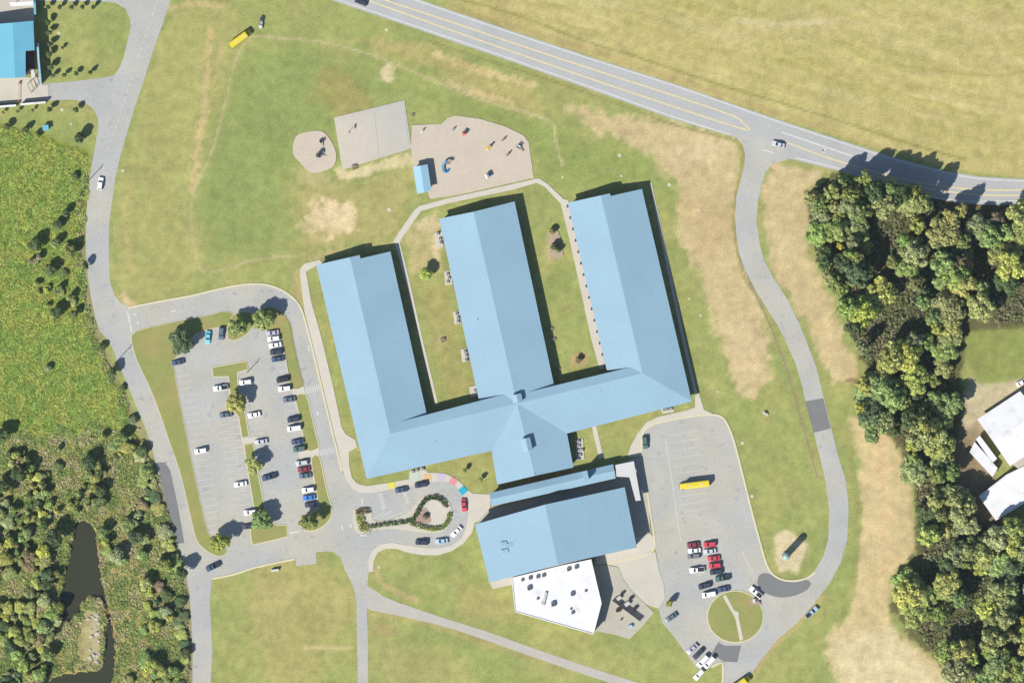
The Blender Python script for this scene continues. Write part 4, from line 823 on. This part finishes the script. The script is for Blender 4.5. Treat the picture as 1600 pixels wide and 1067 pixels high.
for x, y, d_, ph in lids:
    o = tag(empty('manhole_cover', W(x,y)), f'pale round concrete lid {ph}', 'manhole cover', 'pale lids in the lawns'); MB().tube((0,0,0), (0,0,.12), d_*S/1.6, d_*S/1.6, 16).build('collar', M['kerb'], o); MB().tube((0,0,.12), (0,0,.16), d_*S/2.4, d_*S/2.4, 16).build('lid', M['pad'], o)
for x, y, lab in ((135,286,'wooden utility pole beside the road at the wetland'),(180,567,'wooden utility pole beside the road below the wetland bend'),(387,581,'lamp post at the top of the T-shaped island')):
    o = tag(empty('utility_pole', W(x,y)), lab, 'pole'); hh = 8.5 if x < 200 else 6
    MB().tube((0,0,0), (0,0,hh), .16, .11, 8).build('pole', M['wood'], o); MB().box((0,0,hh-.6), (2.0,.12,.14), 1.2).build('crossarm', M['wood'], o)
    for s_ in (-.8,.8): MB().tube((s_*math.cos(1.2), s_*math.sin(1.2), hh-.55), (s_*math.cos(1.2), s_*math.sin(1.2), hh-.3), .06, .04, 6).build('insulator', M['dark_metal'], o)
wr = tag(empty('concrete_headwall', W(1196,646)), 'small pale drain headwall on the lawn east of the bus lot', 'headwall'); part('wall_body', MB().box((W(1196,646).x, W(1196,646).y, .3), (2.2,.8,.6), -.6), M['concrete'], wr); part('grate', MB().box((W(1197,644).x, W(1197,644).y, .62), (.8,.7,.06), -.6), M['dark_metal'], wr)
def picnic(x, y, ang, label, s_=1.0):
    o = tag(empty('picnic_table', W(x,y)+Vector((0,0,0.02)), ang), label, 'picnic table', 'picnic tables')
    for q, nm in ((MB().box((0,0,.74), (1.8,.75,.06)), 'tabletop'), (MB().box((0,.75,.45), (1.8,.28,.05)), 'bench_seat'), (MB().box((0,-.75,.45), (1.8,.28,.05)), 'bench_seat')): q.build(nm, M['wood'], o)
    for sx in (-.65,.65): MB().tube((sx,-.7,0), (sx,.2,.72), .05, .05, 6).build('leg', M['dark_metal'], o); MB().tube((sx,.7,0), (sx,-.2,.72), .05, .05, 6).build('leg', M['dark_metal'], o)
    o.scale = (s_,)*3
picnic(861,514,.2,'picnic table at the edge of the wing shadow, upper of two',.8); picnic(865,530,.2,'picnic table at the edge of the wing shadow, lower of two',.8); picnic(873,576,.2,'picnic table low in the east courtyard shadow',.7)
picnic(692,531,.4,'picnic table alone in the middle of the west courtyard'); picnic(554,261,.3,'picnic table on worn ground below the ball court',1.1); picnic(645,180,1.2,'bench table at the right edge of the ball court',.7)
# ------------------------------------------------------------------ playground
def climber(x, y, ang, label, deckm, slidem, s_=1.0, roofm=None):
    o = tag(empty('play_tower', W(x,y)+Vector((0,0,0.18)), ang), label, 'play tower', 'playground equipment')
    for sx in (-.7,.7):
        for sy in (-.7,.7): MB().tube((sx,sy,0), (sx,sy,2.3), .06, .06, 6).build('post', M['dark_metal'], o)
    MB().box((0,0,1.1), (1.5,1.5,.08)).build('deck', M[deckm], o)
    for sy in (-.7,.7): MB().box((0,sy,1.6), (1.4,.05,.6)).build('railing', M[deckm], o)
    mb = MB(); P_ = [(.75+i*.35, 1.1-.95*(i/6)**.9) for i in range(7)]
    for (xa, za), (xb, zb_) in zip(P_, P_[1:]): mb.slab([(xa,-.3,za),(xb,-.3,zb_),(xb,.3,zb_),(xa,.3,za)], .05)
    mb.build('slide', M[slidem], o); mb = MB()
    for i in range(5): mb.tube((-.75-.1*(4-i), -.35, .2+i*.22), (-.75-.1*(4-i), .35, .2+i*.22), .03, .03, 5)
    mb.build('ladder', M['grey_metal'], o)
    if roofm:
        mb = MB(); mb.slab([(-.85,-.85,2.3),(0,-.85,2.8),(0,.85,2.8),(-.85,.85,2.3)], .05); mb.slab([(0,-.85,2.8),(.85,-.85,2.3),(.85,.85,2.3),(0,.85,2.8)], .05); mb.build('roof', M[roofm], o)
    o.scale = (s_,)*3
climber(498,243,-.1,'blue and grey play tower in the oval sand area','blue_plastic','white_plastic',1.0,'dark_metal'); climber(502,221,-1.2,'dark climbing tower at the top of the oval sand area','dark_metal','grey_metal',.8)
climber(725,209,1.2,'red play tower near the top of the playground','red_plastic','white_plastic',.8,'red_plastic'); climber(761,276,.4,'white play tower low in the playground','white_plastic','blue_plastic',.9,'white_plastic'); climber(810,230,-.6,'white and brown play tower at the right playground edge','white_plastic','wood',.9)
def spiral(x, y, label):
    o = tag(empty('spiral_slide', W(x,y)+Vector((0,0,0.18))), label, 'slide', 'playground equipment'); mb = MB()
    for i in range(14):
        a0, a1 = 1.2+i*.34, 1.2+(i+1)*.34; z0, z1 = 2.0-i*.13, 2.0-(i+1)*.13
        mb.slab([(.9*math.cos(a0),1.5*math.sin(a0),z0),(1.6*math.cos(a0),2.3*math.sin(a0),z0),(1.6*math.cos(a1),2.3*math.sin(a1),z1),(.9*math.cos(a1),1.5*math.sin(a1),z1)], .12)
    mb.build('chute', M['blue_plastic'], o); MB().box((.9,1.6,2.0), (1.4,1.2,.1)).build('deck', M['wood'], o)
    for a_, b_ in ((.3,1.1),(1.5,1.1),(.3,2.1),(1.5,2.1)): MB().tube((a_,b_,0), (a_,b_,2.9), .06, .06, 6).build('post', M['dark_metal'], o)
spiral(697,261,'curved bright blue slide beside the playground shelter')
def rider(x, y, m, label, s_=1.0):
    o = tag(empty('spring_rider', W(x,y)+Vector((0,0,0.18)), .8), label, 'spring rider', 'playground equipment'); bm = bmesh.new()
    for (cx, cz, rx, ry, rz) in ((0,.8,.75,.4,.4),(.65,1.2,.35,.28,.35)):
        q = bmesh.ops.create_icosphere(bm, subdivisions=2, radius=1, matrix=Matrix.Translation((cx,0,cz)) @ Matrix.Diagonal((rx,ry,rz,1)))
    me = bpy.data.meshes.new('body'); bm.to_mesh(me); bm.free(); link('body', me, o, M[m]); mb = MB()
    for i in range(10): a0, a1 = i*.9, (i+1)*.9; mb.tube((.18*math.cos(a0),.18*math.sin(a0),.04*i), (.18*math.cos(a1),.18*math.sin(a1),.04*(i+1)), .03, .03, 5)
    mb.build('spring', M['dark_metal'], o); o.scale = (s_,)*3
rider(763,232,'yellow_plastic','yellow spring rider in the middle of the playground',1.5); rider(707,204,'lav_plastic','pale lavender spring rider near the top of playground',1.0); rider(659,206,'white_plastic','white spring rider at the left of the playground',1.0)
rider(786,219,'wood','brown spring rider at upper right of the playground',1.0); rider(793,242,'wood','brown spring rider at right, below its twin',1.1)
hp = tag(empty('basketball_hoop', W(544,207)), 'grey basketball hoop at the left of the ball court', 'hoop'); MB().tube((0,0,.15), (0,0,3.3), .08, .07, 8).build('pole', M['grey_metal'], hp); MB().box((.5,0,3.3), (.06,1.6,1.0)).build('backboard', M['grey_metal'], hp); MB().tube((.75,0,3.0), (.75,0,3.05), .24, .24, 12).build('rim', M['orange'], hp)
bpy.context.view_layer.update()
# ------------------------------------------------------------------ trees and plants
rnd = random.Random(11)
def crown_mesh(seed, n_, nl, leaf, spread=0.62, zl=(0.35,0.8), lr=(0.32,0.5), cone=False):
    r = np.random.RandomState(seed); lob = []
    for i in range(nl):
        a_ = i*2.4+r.rand(); d_ = spread*math.sqrt((i+.5)/nl)
        lob.append((d_*math.cos(a_), d_*math.sin(a_), zl[0]+(zl[1]-zl[0])*(1-d_**2)*(.7+.5*r.rand()), lr[0]+(lr[1]-lr[0])*r.rand()))
    lob = np.array(lob); wts = lob[:,3]**2; wts /= wts.sum()
    idx = r.choice(nl, n_, p=wts); d = r.normal(size=(n_,3)); d[:,2] = np.abs(d[:,2])*1.0-0.25; d /= np.linalg.norm(d, axis=1)[:,None]
    rad = lob[idx,3]*np.where(r.rand(n_) < .72, .85+.22*r.rand(n_), .25+.6*r.rand(n_))
    c = lob[idx,:3]+d*rad[:,None]*np.array([1,1,.8])
    if cone:
        h = r.rand(n_); a_ = r.rand(n_)*2*PI; q = (1-h)*(.6+.4*r.rand(n_)); c = np.stack([q*np.cos(a_), q*np.sin(a_), h], 1); d = np.stack([np.cos(a_), np.sin(a_), np.full(n_,.5)], 1)
    c[:,2] = np.clip(c[:,2], .02, 1.1)
    c = c+r.normal(size=(n_,3))*np.array([.035,.035,.03]); nr = d*1.0+r.normal(size=(n_,3))*.36+np.array([0,0,.45]); nr /= np.linalg.norm(nr, axis=1)[:,None]
    t1 = np.cross(nr, r.normal(size=(n_,3))); t1 /= np.linalg.norm(t1, axis=1)[:,None]; t2 = np.cross(nr, t1)
    s_ = leaf*(.55+.9*r.rand(n_))[:,None]; asp = (.6+.5*r.rand(n_))[:,None]
    q = np.stack([c-t1*s_-t2*s_*asp*.4, c+t1*s_*.3-t2*s_*asp, c+t1*s_+t2*s_*asp*.3, c-t1*s_*.2+t2*s_*asp], 1).reshape(-1,3)
    me = bpy.data.meshes.new('crown'); me.vertices.add(len(q)); me.vertices.foreach_set('co', q.ravel()); me.loops.add(len(q)); me.loops.foreach_set('vertex_index', np.arange(len(q)))
    me.polygons.add(n_); me.polygons.foreach_set('loop_start', np.arange(0, len(q), 4)); me.polygons.foreach_set('loop_total', np.full(n_, 4)); me.update(calc_edges=True); me.materials.append(M['leaves']); return me
BIG = [crown_mesh(20+i, 3400, 17+i % 5, .072, .86, (.25,.80), (.17,.34)) for i in range(7)]
MID = [crown_mesh(50+i, 2200, 9, .095, .58, (.3,.72), (.34,.48)) for i in range(4)]
BUSH = [crown_mesh(80+i, 900, 6, .15, .5, (.25,.6), (.38,.5)) for i in range(4)]
CONE = [crown_mesh(95, 700, 4, .13, cone=True)]
SPARSE = [crown_mesh(97+i, 150, 5, .16, .5, (.3,.8), (.3,.4)) for i in range(2)]
def trunk_mesh(seed):
    r = random.Random(seed); mb = MB(); mb.tube((0,0,0), (0,0,.55), .5, .36, 8); mb.tube((0,0,.55), (.1*r.random(),.05,.85), .36, .16, 6)
    for i in range(5):
        a_ = i*1.26+r.random(); z_ = .4+.08*i; mb.tube((0,0,z_), (2.2*math.cos(a_),2.2*math.sin(a_),z_+.22), .2, .06, 5)
    return mb.mesh('trunk', (M['bark'],))
TRK = [trunk_mesh(i) for i in range(3)]
HUE = {'dark green':(.11,.155,.062),'mid green':(.26,.315,.10),'olive green':(.345,.36,.12),'yellow green':(.385,.42,.10),'fresh green':(.27,.37,.115),'grey green':(.30,.335,.14),'golden':(.42,.39,.06),'russet':(.28,.23,.13)}
TREES = []
def tree(x, y, r_px, h, hue, meshes, label=None, name='tree', cat='tree', grp='trees', base=.25, trunk=True):
    o = empty(name, W(x, y), rnd.random()*6.28); r = r_px*S
    c = link('crown', rnd.choice(meshes), o, None, (0,0,h*base)); c.scale = (r, r*rnd.uniform(.88,1.12), h*(1-base)/1.05)
    k = rnd.uniform(.85,1.18); hc = HUE[hue]; c.color = (hc[0]*k*rnd.uniform(.92,1.1), hc[1]*k, hc[2]*k*rnd.uniform(.85,1.2), 1)
    if trunk: q = link('trunk', rnd.choice(TRK), o); tr_ = max(.06, h*.022); q.scale = (tr_*1.0, tr_*1.0, h*.8)
    tag(o, label, cat, grp); TREES.append(o); o['_xy'] = (x, y); return o
LT = [(284,533,19,8,'dark green','large dark green tree at the top-left corner of the west lot'),(372,511,15,8.2,'mid green','round green tree on the small islet at the west lot north edge'),(413,500,16,8.8,'mid green','full green tree at the top of the drive bend beside the lot'),
(370,629,15,7.8,'olive green','olive tree on the upper middle island of the west lot'),(397,726,13,7.2,'olive green','olive tree midway along the lower middle island'),(409,812,17,7.5,'fresh green','broad fresh green tree at the foot of the middle island'),
(483,816,14,8.8,'mid green','round green tree at the foot of the east bay row'),(345,847,16,8.8,'yellow green','yellow green tree at the bottom-left corner of the west lot'),(665,428,11,5.5,'yellow green','small yellow green tree in the west courtyard')]
for x, y, r_, h, hu, lab in LT: tree(x, y, r_, h, hu, BIG if r_ > 12 else MID, lab, grp='trees around the school', base=.22)
for x, y, r_, h, hu, lab in ((862,362,6,3.2,'olive green','upper evergreen bush in the east courtyard bed'),(866,386,7,3.6,'dark green','lower evergreen bush in the east courtyard bed'),(873,391,5,3.0,'dark green','small dark bush at the east courtyard bed corner'),
    (904,562,6,2.6,'russet','brown dead-looking shrub in the east courtyard'),(664,807,5,2.2,'russet','dark brownish shrub in the drop-off island bed'),(1046,942,7,4.5,'olive green','small shrub at the service yard kerb tip')):
    tree(x, y, r_, h, hu, BUSH, lab, 'shrub', 'shrub', 'shrubs in the school beds', .05, True)
# rows of saplings
def sap(x, y, lab, hu='dark green', h=3.6, r_=4.2): tree(x-3, y+4, r_, h, hu, BUSH, lab, 'sapling', 'sapling', 'saplings in rows', .2, True)
for i, x in enumerate((79,97,115,132,149)): sap(x, 8, f'sapling in the topmost row of the corner lawn, {nth[i]} from the left')
for i, (x, y) in enumerate(((79,31),(80,48),(82,66),(80,82),(83,101))): sap(x, y, f'dark sapling in the column beside the tall wall, {nth[i]} from the top', h=4.2, r_=5.5)
for i, (x, y) in enumerate(((86,115),(104,114),(122,112),(145,110))): sap(x, y, f'sapling along the lower edge of the corner lawn, {nth[i]} from the left')
for i, (x, y) in enumerate(((8,172),(31,171),(54,169))): sap(x, y, f'thin brown sapling below the forecourt wall, {nth[i]} from the left', 'russet', 2.8, 3)
for i, (x, y) in enumerate(((81,168),(122,168))): sap(x, y, f'{("left","right")[i]} of two dark saplings below the driveway mouth', h=4.4, r_=5)
sap(101,71,'lone tiny sapling out on the corner lawn',h=2.5,r_=3); sap(729,731,'upper of two saplings on the front lawn','mid green',3.4,4); sap(754,745,'lower of two saplings on the front lawn','mid green',3.4,4)
# hedges of the drop-off island: one row of clipped bushes each
def hedge(pts, label, hue, w_=1.5):
    P_ = smooth(pts, False, 6); o = empty('hedge', W(*pts[0])); r = np.random.RandomState(len(pts)); V_ = []; F_ = []
    Wp = [W(*p) for p in P_]; n_ = 150*len(pts)
    for i in range(n_):
        k = r.randint(len(Wp)-1); p = Wp[k].lerp(Wp[k+1], r.rand()); q = Vector((p.x+r.uniform(-w_,w_)*.5, p.y+r.uniform(-w_,w_)*.5, .15+1.0*r.rand()**.6))
        nr = Vector(r.normal(size=3)).normalized(); t1 = nr.orthogonal().normalized()*r.uniform(.12,.28); t2 = nr.cross(t1)*.8; b0 = len(V_)
        V_ += [tuple(q-t1-t2), tuple(q+t1-t2), tuple(q+t1+t2), tuple(q-t1+t2)]; F_.append((b0,b0+1,b0+2,b0+3))
    me = bpy.data.meshes.new('foliage'); me.from_pydata(V_, [], F_); me.materials.append(M['leaves']); c = bpy.data.objects.new('foliage', me); col.objects.link(c); c.parent = o; c.matrix_parent_inverse = Matrix.Translation(-o.location); c.color = (*HUE[hue], 1)
    mb = MB()
    for k in range(0, len(Wp), 3): mb.tube((Wp[k].x, Wp[k].y, 0), (Wp[k].x, Wp[k].y, .9), .05, .03, 5)
    part('stems', mb, M['bark'], o); tag(o, label, 'hedge')
hedge([(642,818),(652,800),(660,786),(668,779),(680,777),(690,781),(697,790)], 'curved dark hedge arching over the top of the drop-off island', 'dark green'); hedge([(702,802),(699,815),(690,824),(675,826),(660,823),(645,818)], 'curved hedge along the bottom right of the drop-off island', 'mid green')
hedge([(577,823),(600,819),(625,816),(645,812)], 'thin hedge line along the tail of the drop-off island', 'dark green', 1.6); hedge([(561,800),(563,812),(566,822),(572,826)], 'squat shrub hedge at the left end of the drop-off island', 'olive green', 2.8); hedge([(558,800),(566,798),(575,799)], 'short brownish hedge across the top of the island end', 'russet', 1.6)
# woods
def inside(p, poly):
    x, y = p; c = False; n_ = len(poly)
    for i in range(n_):
        x0, y0 = poly[i]; x1, y1 = poly[(i+1) % n_]
        if (y0 > y) != (y1 > y) and x < (x1-x0)*(y-y0)/(y1-y0)+x0: c = not c
    return c
east = [(1262,305),(1290,285),(1330,288),(1380,300),(1450,312),(1500,325),(1540,345),(1560,335),(1630,322),(1630,500),(1595,505),(1530,498),(1490,515),(1475,560),(1490,600),(1490,640),(1484,700),(1490,760),(1520,800),(1545,835),(1600,815),(1630,810),(1630,1095),(1530,1095),(1490,1050),(1430,990),(1404,955),(1410,910),(1440,880),(1436,800),(1425,740),(1400,680),(1345,660),(1335,625),(1362,580),(1340,545),(1325,490),(1305,450),(1275,405),(1264,350)]
def fill(poly, dist, jit, tries=9000):
    xs = [p[0] for p in poly]; ys = [p[1] for p in poly]; pts = []
    for _ in range(tries):
        p = (rnd.uniform(min(xs), max(xs)), rnd.uniform(min(ys), max(ys)))
        if not inside(p, poly): continue
        d_ = dist*rnd.uniform(1-jit, 1+jit)
        if all((p[0]-q[0])**2+(p[1]-q[1])**2 > d_*d_ for q in pts): pts.append(p)
    return pts
fixed = [(1431,352,13,15,'yellow green'),(1380,322,20,16,'olive green'),(1345,330,18,14,'mid green'),(1482,345,17,13,'olive green'),(1545,372,20,12,'fresh green'),(1470,412,20,15,'fresh green'),(1590,335,20,14,'olive green'),(1450,835,18,14,'yellow green'),(1540,945,20,14,'yellow green'),(1480,480,26,13,'grey green'),(1530,480,24,13,'grey green'),(1570,440,20,8,'dark green'),(1312,385,6,9,'golden'),(1318,437,5,8,'golden'),(1300,300,14,15,'mid green'),(1330,305,15,18,'mid green'),(1365,300,17,18,'dark green'),(1405,305,16,19,'dark green'),(1440,318,15,18,'mid green'),(1500,330,12,12,'olive green'),(1314,284,13,13,'mid green'),(1348,284,14,15,'olive green'),(1390,294,14,16,'mid green'),(1425,302,13,14,'olive green')]
pts = [p for p in fill(east, 22, .4) if p[0] < 1618 and p[1] < 1085 and float(fbm(np.array([p[0]/38.0+3]), np.array([p[1]/38.0+8]))[0]) > (-.085 if not 570 < p[1] < 830 else -.16)]
pts = [p for p in pts if all((p[0]-f[0])**2+(p[1]-f[1])**2 > (f[2]*.85)**2 for f in fixed)]
WOOD = []
for x, y, r_, h, hu in fixed: WOOD.append((x, y, r_, h, hu))
for x, y in pts:
    hu = rnd.choices(['dark green','mid green','olive green','fresh green','grey green','yellow green','russet'], [2.6,5,6,3.5,4.5,2.4,.25])[0]
    r_ = 10+15*rnd.random()**1.3; h = rnd.uniform(7,16)*(.7+.3*r_/17)*(.75 if x > 1445 and 500 < y < 790 else 1)
    ed = min(math.hypot(x-a_[0], y-a_[1]) for a_ in east)
    WOOD.append((x, y, r_, h, hu))
reg_e = lambda x, y: 'by the highway in the east wood' if y < 400 else 'in the middle of the east wood' if y < 560 else 'left of the white-roofed buildings' if y < 800 else 'in the lower right wood'
for w_ in WOOD: o = tree(*w_, BIG, grp='trees of the east wood'); o['_reg'] = reg_e(w_[0], w_[1]); o['_hue'] = w_[4]; o['_sz'] = 'large' if w_[2] > 17 else 'small' if w_[2] < 13 else 'medium'
# west thickets
pondx = [(x, y) for x, y in pond]
def west_ok(x, y):
    if inside((x, y), [(84,800),(150,800),(175,900),(192,1000),(185,1090),(60,1090),(92,960)]): return False
    if inside((x, y), [(176,860),(215,850),(222,940),(228,1090),(182,1090),(186,1000)]): return rnd.random() < .12
    return True
wpoly = [(-15,700),(120,715),(170,690),(215,680),(238,725),(255,800),(275,860),(288,930),(293,1085),(-15,1085)]
pts = [p for p in fill(wpoly, 14.5, .5, 5000) if west_ok(*p) and float(fbm(np.array([p[0]/30.0+13]), np.array([p[1]/30.0+2]))[0]) > (-.07 if p[0] > 195 or p[0] < 85 else -.01)]
reg_w = lambda x, y: ('left of the pond' if x < 110 else 'between pond and road') if y > 800 else 'at the lower end of the wetland'
WL = [(118,276,7,5,'dark green'),(104,332,7,4.5,'dark green'),(92,352,9,5,'dark green'),(56,382,12,6,'dark green'),(88,380,9,5,'mid green'),(110,393,11,6,'mid green'),(134,415,7,5,'dark green'),(80,422,11,5,'dark green'),(62,402,7,3.5,'russet'),(90,488,11,6,'dark green'),(110,465,7,5,'mid green'),(117,490,7,5,'dark green'),(94,450,6,4,'mid green'),(160,542,8,6,'dark green'),(176,582,9,6,'dark green'),(192,606,6,4,'dark green'),(207,655,9,5,'dark green'),(188,685,11,6,'mid green'),(160,682,8,4,'mid green'),(6,678,12,6,'dark green'),(30,740,14,8,'dark green'),(93,700,5,3,'dark green'),(140,722,12,6,'dark green'),(183,712,6,3,'dark green'),(125,216,9,6,'dark green'),(12,198,6,4,'dark green'),(41,203,6,4,'dark green'),(58,212,6,3,'olive green'),(5,760,12,7,'dark green'),(75,575,6,3,'grey green'),(230,740,12,8,'mid green'),(222,705,10,8,'dark green'),(285,893,10,8,'dark green'),(290,1020,10,8,'dark green'),(85,840,14,9,'dark green')]+[(rnd.uniform(45,118), rnd.uniform(370,495), rnd.uniform(4,8), rnd.uniform(1.6,3.2), rnd.choice(['mid green','olive green','russet','dark green','yellow green'])) for _ in range(16)]
for x, y in pts:
    hu = rnd.choices(['dark green','mid green','olive green','fresh green','yellow green','russet','grey green'], [2.5,4,4,3,3,1.0,1.5])[0]; r_ = rnd.uniform(5,13.5)*(.72 if 190 > x > 20 and y < 830 else 1); WL.append((x, y, r_, rnd.uniform(2.0,5.6)*(.55+.45*r_/9), hu))
RDL = [(142,262),(134,350),(137,430),(158,520),(185,567),(215,640),(240,708),(263,797),(283,870),(296,925),(301,1010),(300,1100)]
for w_ in WL:
    if float(ldist(RDL, np.array([w_[0]]), np.array([w_[1]]))[0]) < 24 and (w_[0], w_[1]) not in ((134,415),(285,893),(176,582)): w_ = (*w_[:3], w_[3]*.45, w_[4])
    big = w_[2] > 9.5
    o = tree(*w_, MID if big else BUSH, name='tree' if big else 'bush', cat='tree' if big else 'bush', grp='thicket by the wetland and pond', base=.12); o['_reg'] = reg_w(w_[0], w_[1]) if w_[1] > 680 else 'out in the wetland scrub' if w_[1] > 230 else 'at the top edge of the wetland'; o['_hue'] = w_[4]; o['_sz'] = 'large' if w_[2] > 10.5 else 'small' if w_[2] < 8 else 'medium'
# labels for the woods
def ordn(i):
    if i < 20: return nth[i]
    tens = ['twenty','thirty','forty','fifty','sixty'][(i+1)//10-2]; u_ = (i+1) % 10
    return (tens[:-1]+'ieth') if u_ == 0 else tens+'-'+nth[u_-1]
bk = {}
for o in TREES:
    if '_reg' in o: bk.setdefault(f"{o['_sz']} {o['_hue']} {o['category']} {o['_reg']}", []).append(o)
for k, lst in bk.items():
    lst.sort(key=lambda o: o['_xy'][1])
    for i, o in enumerate(lst): o['label'] = k if len(lst) == 1 else f'{k}, {ordn(i)} from the top'
for o in TREES:
    for k in ('_reg','_hue','_sz','_xy'):
        if k in o: del o[k]
# uncountable scrub
def scrub(name, poly, n_, size, hmax, hues, label, cat, avoid=None):
    r = np.random.RandomState(len(name)); xs = [p[0] for p in poly]; ys = [p[1] for p in poly]
    X = r.uniform(min(xs), max(xs), n_*2); Y = r.uniform(min(ys), max(ys), n_*2); ok = sdist(poly, X, Y)+fbm(X/10, Y/10)*14 > 0
    cl = fbm(X/9+5, Y/9+2); ok &= cl+r.rand(len(X))*.55 > .12
    for av in (avoid or []): ok &= sdist(av, X, Y)+fbm(X/6, Y/6)*12 < 1.5
    X, Y, cl = X[ok][:n_], Y[ok][:n_], cl[ok][:n_]; m_ = len(X)
    c = np.stack([(X-800)*S, (533.5-Y)*S, hmax*(.25+r.rand(m_)*.75)*(.55+1.2*np.clip(cl+.2,0,1))], 1); nr = r.normal(size=(m_,3))*.42+np.array([0,0,1.0]); nr /= np.linalg.norm(nr, axis=1)[:,None]
    t1 = np.cross(nr, r.normal(size=(m_,3))); t1 /= np.linalg.norm(t1, axis=1)[:,None]; t2 = np.cross(nr, t1); s_ = size*(.5+r.rand(m_))[:,None]
    q = np.stack([c-t1*s_, c-t2*s_*.7, c+t1*s_, c+t2*s_*.7], 1).reshape(-1,3)
    me = bpy.data.meshes.new(name); me.vertices.add(len(q)); me.vertices.foreach_set('co', q.ravel()); me.loops.add(len(q)); me.loops.foreach_set('vertex_index', np.arange(len(q)))
    me.polygons.add(m_); me.polygons.foreach_set('loop_start', np.arange(0, len(q), 4)); me.polygons.foreach_set('loop_total', np.full(m_, 4)); me.update(calc_edges=True)
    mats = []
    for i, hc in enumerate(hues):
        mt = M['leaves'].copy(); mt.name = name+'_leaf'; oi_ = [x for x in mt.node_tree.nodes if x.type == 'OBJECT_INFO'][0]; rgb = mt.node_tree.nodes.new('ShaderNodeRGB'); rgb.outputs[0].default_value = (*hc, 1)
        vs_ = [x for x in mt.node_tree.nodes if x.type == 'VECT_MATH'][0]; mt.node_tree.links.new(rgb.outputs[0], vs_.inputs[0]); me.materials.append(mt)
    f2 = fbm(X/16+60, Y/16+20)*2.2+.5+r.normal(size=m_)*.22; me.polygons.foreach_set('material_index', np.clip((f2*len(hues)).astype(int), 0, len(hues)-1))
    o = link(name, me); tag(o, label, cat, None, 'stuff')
scrub('wetland_scrub', [(-20,200),(20,200),(90,225),(138,240),(135,330),(126,400),(145,520),(190,610),(212,690),(196,672),(170,690),(148,668),(120,700),(95,672),(66,705),(40,676),(15,700),(-20,690)], 90000, .30, .34, [(.215,.32,.065),(.25,.335,.065),(.285,.35,.07),(.325,.355,.08)], 'yellow-green wetland scrub covering the ground left of the road', 'scrub')
scrub('thicket_undergrowth', [(-20,690),(15,685),(40,665),(66,690),(95,660),(120,685),(148,655),(170,675),(196,660),(215,685),(245,740),(268,820),(285,900),(294,1000),(296,1090),(-20,1090)], 60000, .32, .6, [(.16,.23,.065),(.22,.28,.075),(.28,.305,.095),(.35,.32,.17)], 'mixed green and brown undergrowth around the pond', 'undergrowth', [pond, [(132,950),(158,952),(158,1036),(122,1036),(118,1000)]])
scrub('roadside_weeds', [(138,270),(130,310),(128,380),(136,460),(150,520),(178,585),(210,650),(235,715),(262,805),(284,880),(296,960),(298,1090),(290,1090),(288,960),(274,880),(252,805),(222,715),(200,655),(168,590),(140,525),(125,460),(119,380),(122,310),(130,268)], 9000, .35, .9, [(.10,.11,.07),(.19,.17,.10),(.3,.26,.19)], 'brown and dark weeds along the left verge of the west road', 'weeds')
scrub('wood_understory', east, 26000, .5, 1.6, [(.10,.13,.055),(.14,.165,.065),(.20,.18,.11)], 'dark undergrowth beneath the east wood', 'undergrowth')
# rocks on the pond's sand spit
ROCK = []
for k in range(4):
    bm = bmesh.new(); bmesh.ops.create_icosphere(bm, subdivisions=2, radius=1); rr = random.Random(k)
    ofs = [Vector((rr.uniform(-1,1), rr.uniform(-1,1), rr.uniform(-1,1))).normalized() for _ in range(6)]
    for v in bm.verts:
        for q in ofs:
            d_ = v.co.dot(q)
            if d_ > .72: v.co -= q*(d_-.72)
    me = bpy.data.meshes.new('boulder'); bm.to_mesh(me); bm.free(); me.materials.append(M['rock']); ROCK.append(me)
rk = sorted([(rnd.uniform(138,157), rnd.uniform(958,1036), rnd.uniform(.35,.95)) for _ in range(20)], key=lambda q: q[1])
for i, (x, y, s_) in enumerate(rk):
    o = link('boulder', ROCK[i % 4], None, None, W(x,y)+Vector((0,0,.1))); o.scale = (s_, s_*rnd.uniform(.8,1.5), s_*.6); o.rotation_euler = (0,0,rnd.random()*6); tag(o, f'pale boulder on the sand spit in the pond, {nth[i]} from the top', 'boulder', 'boulders on the pond spit')
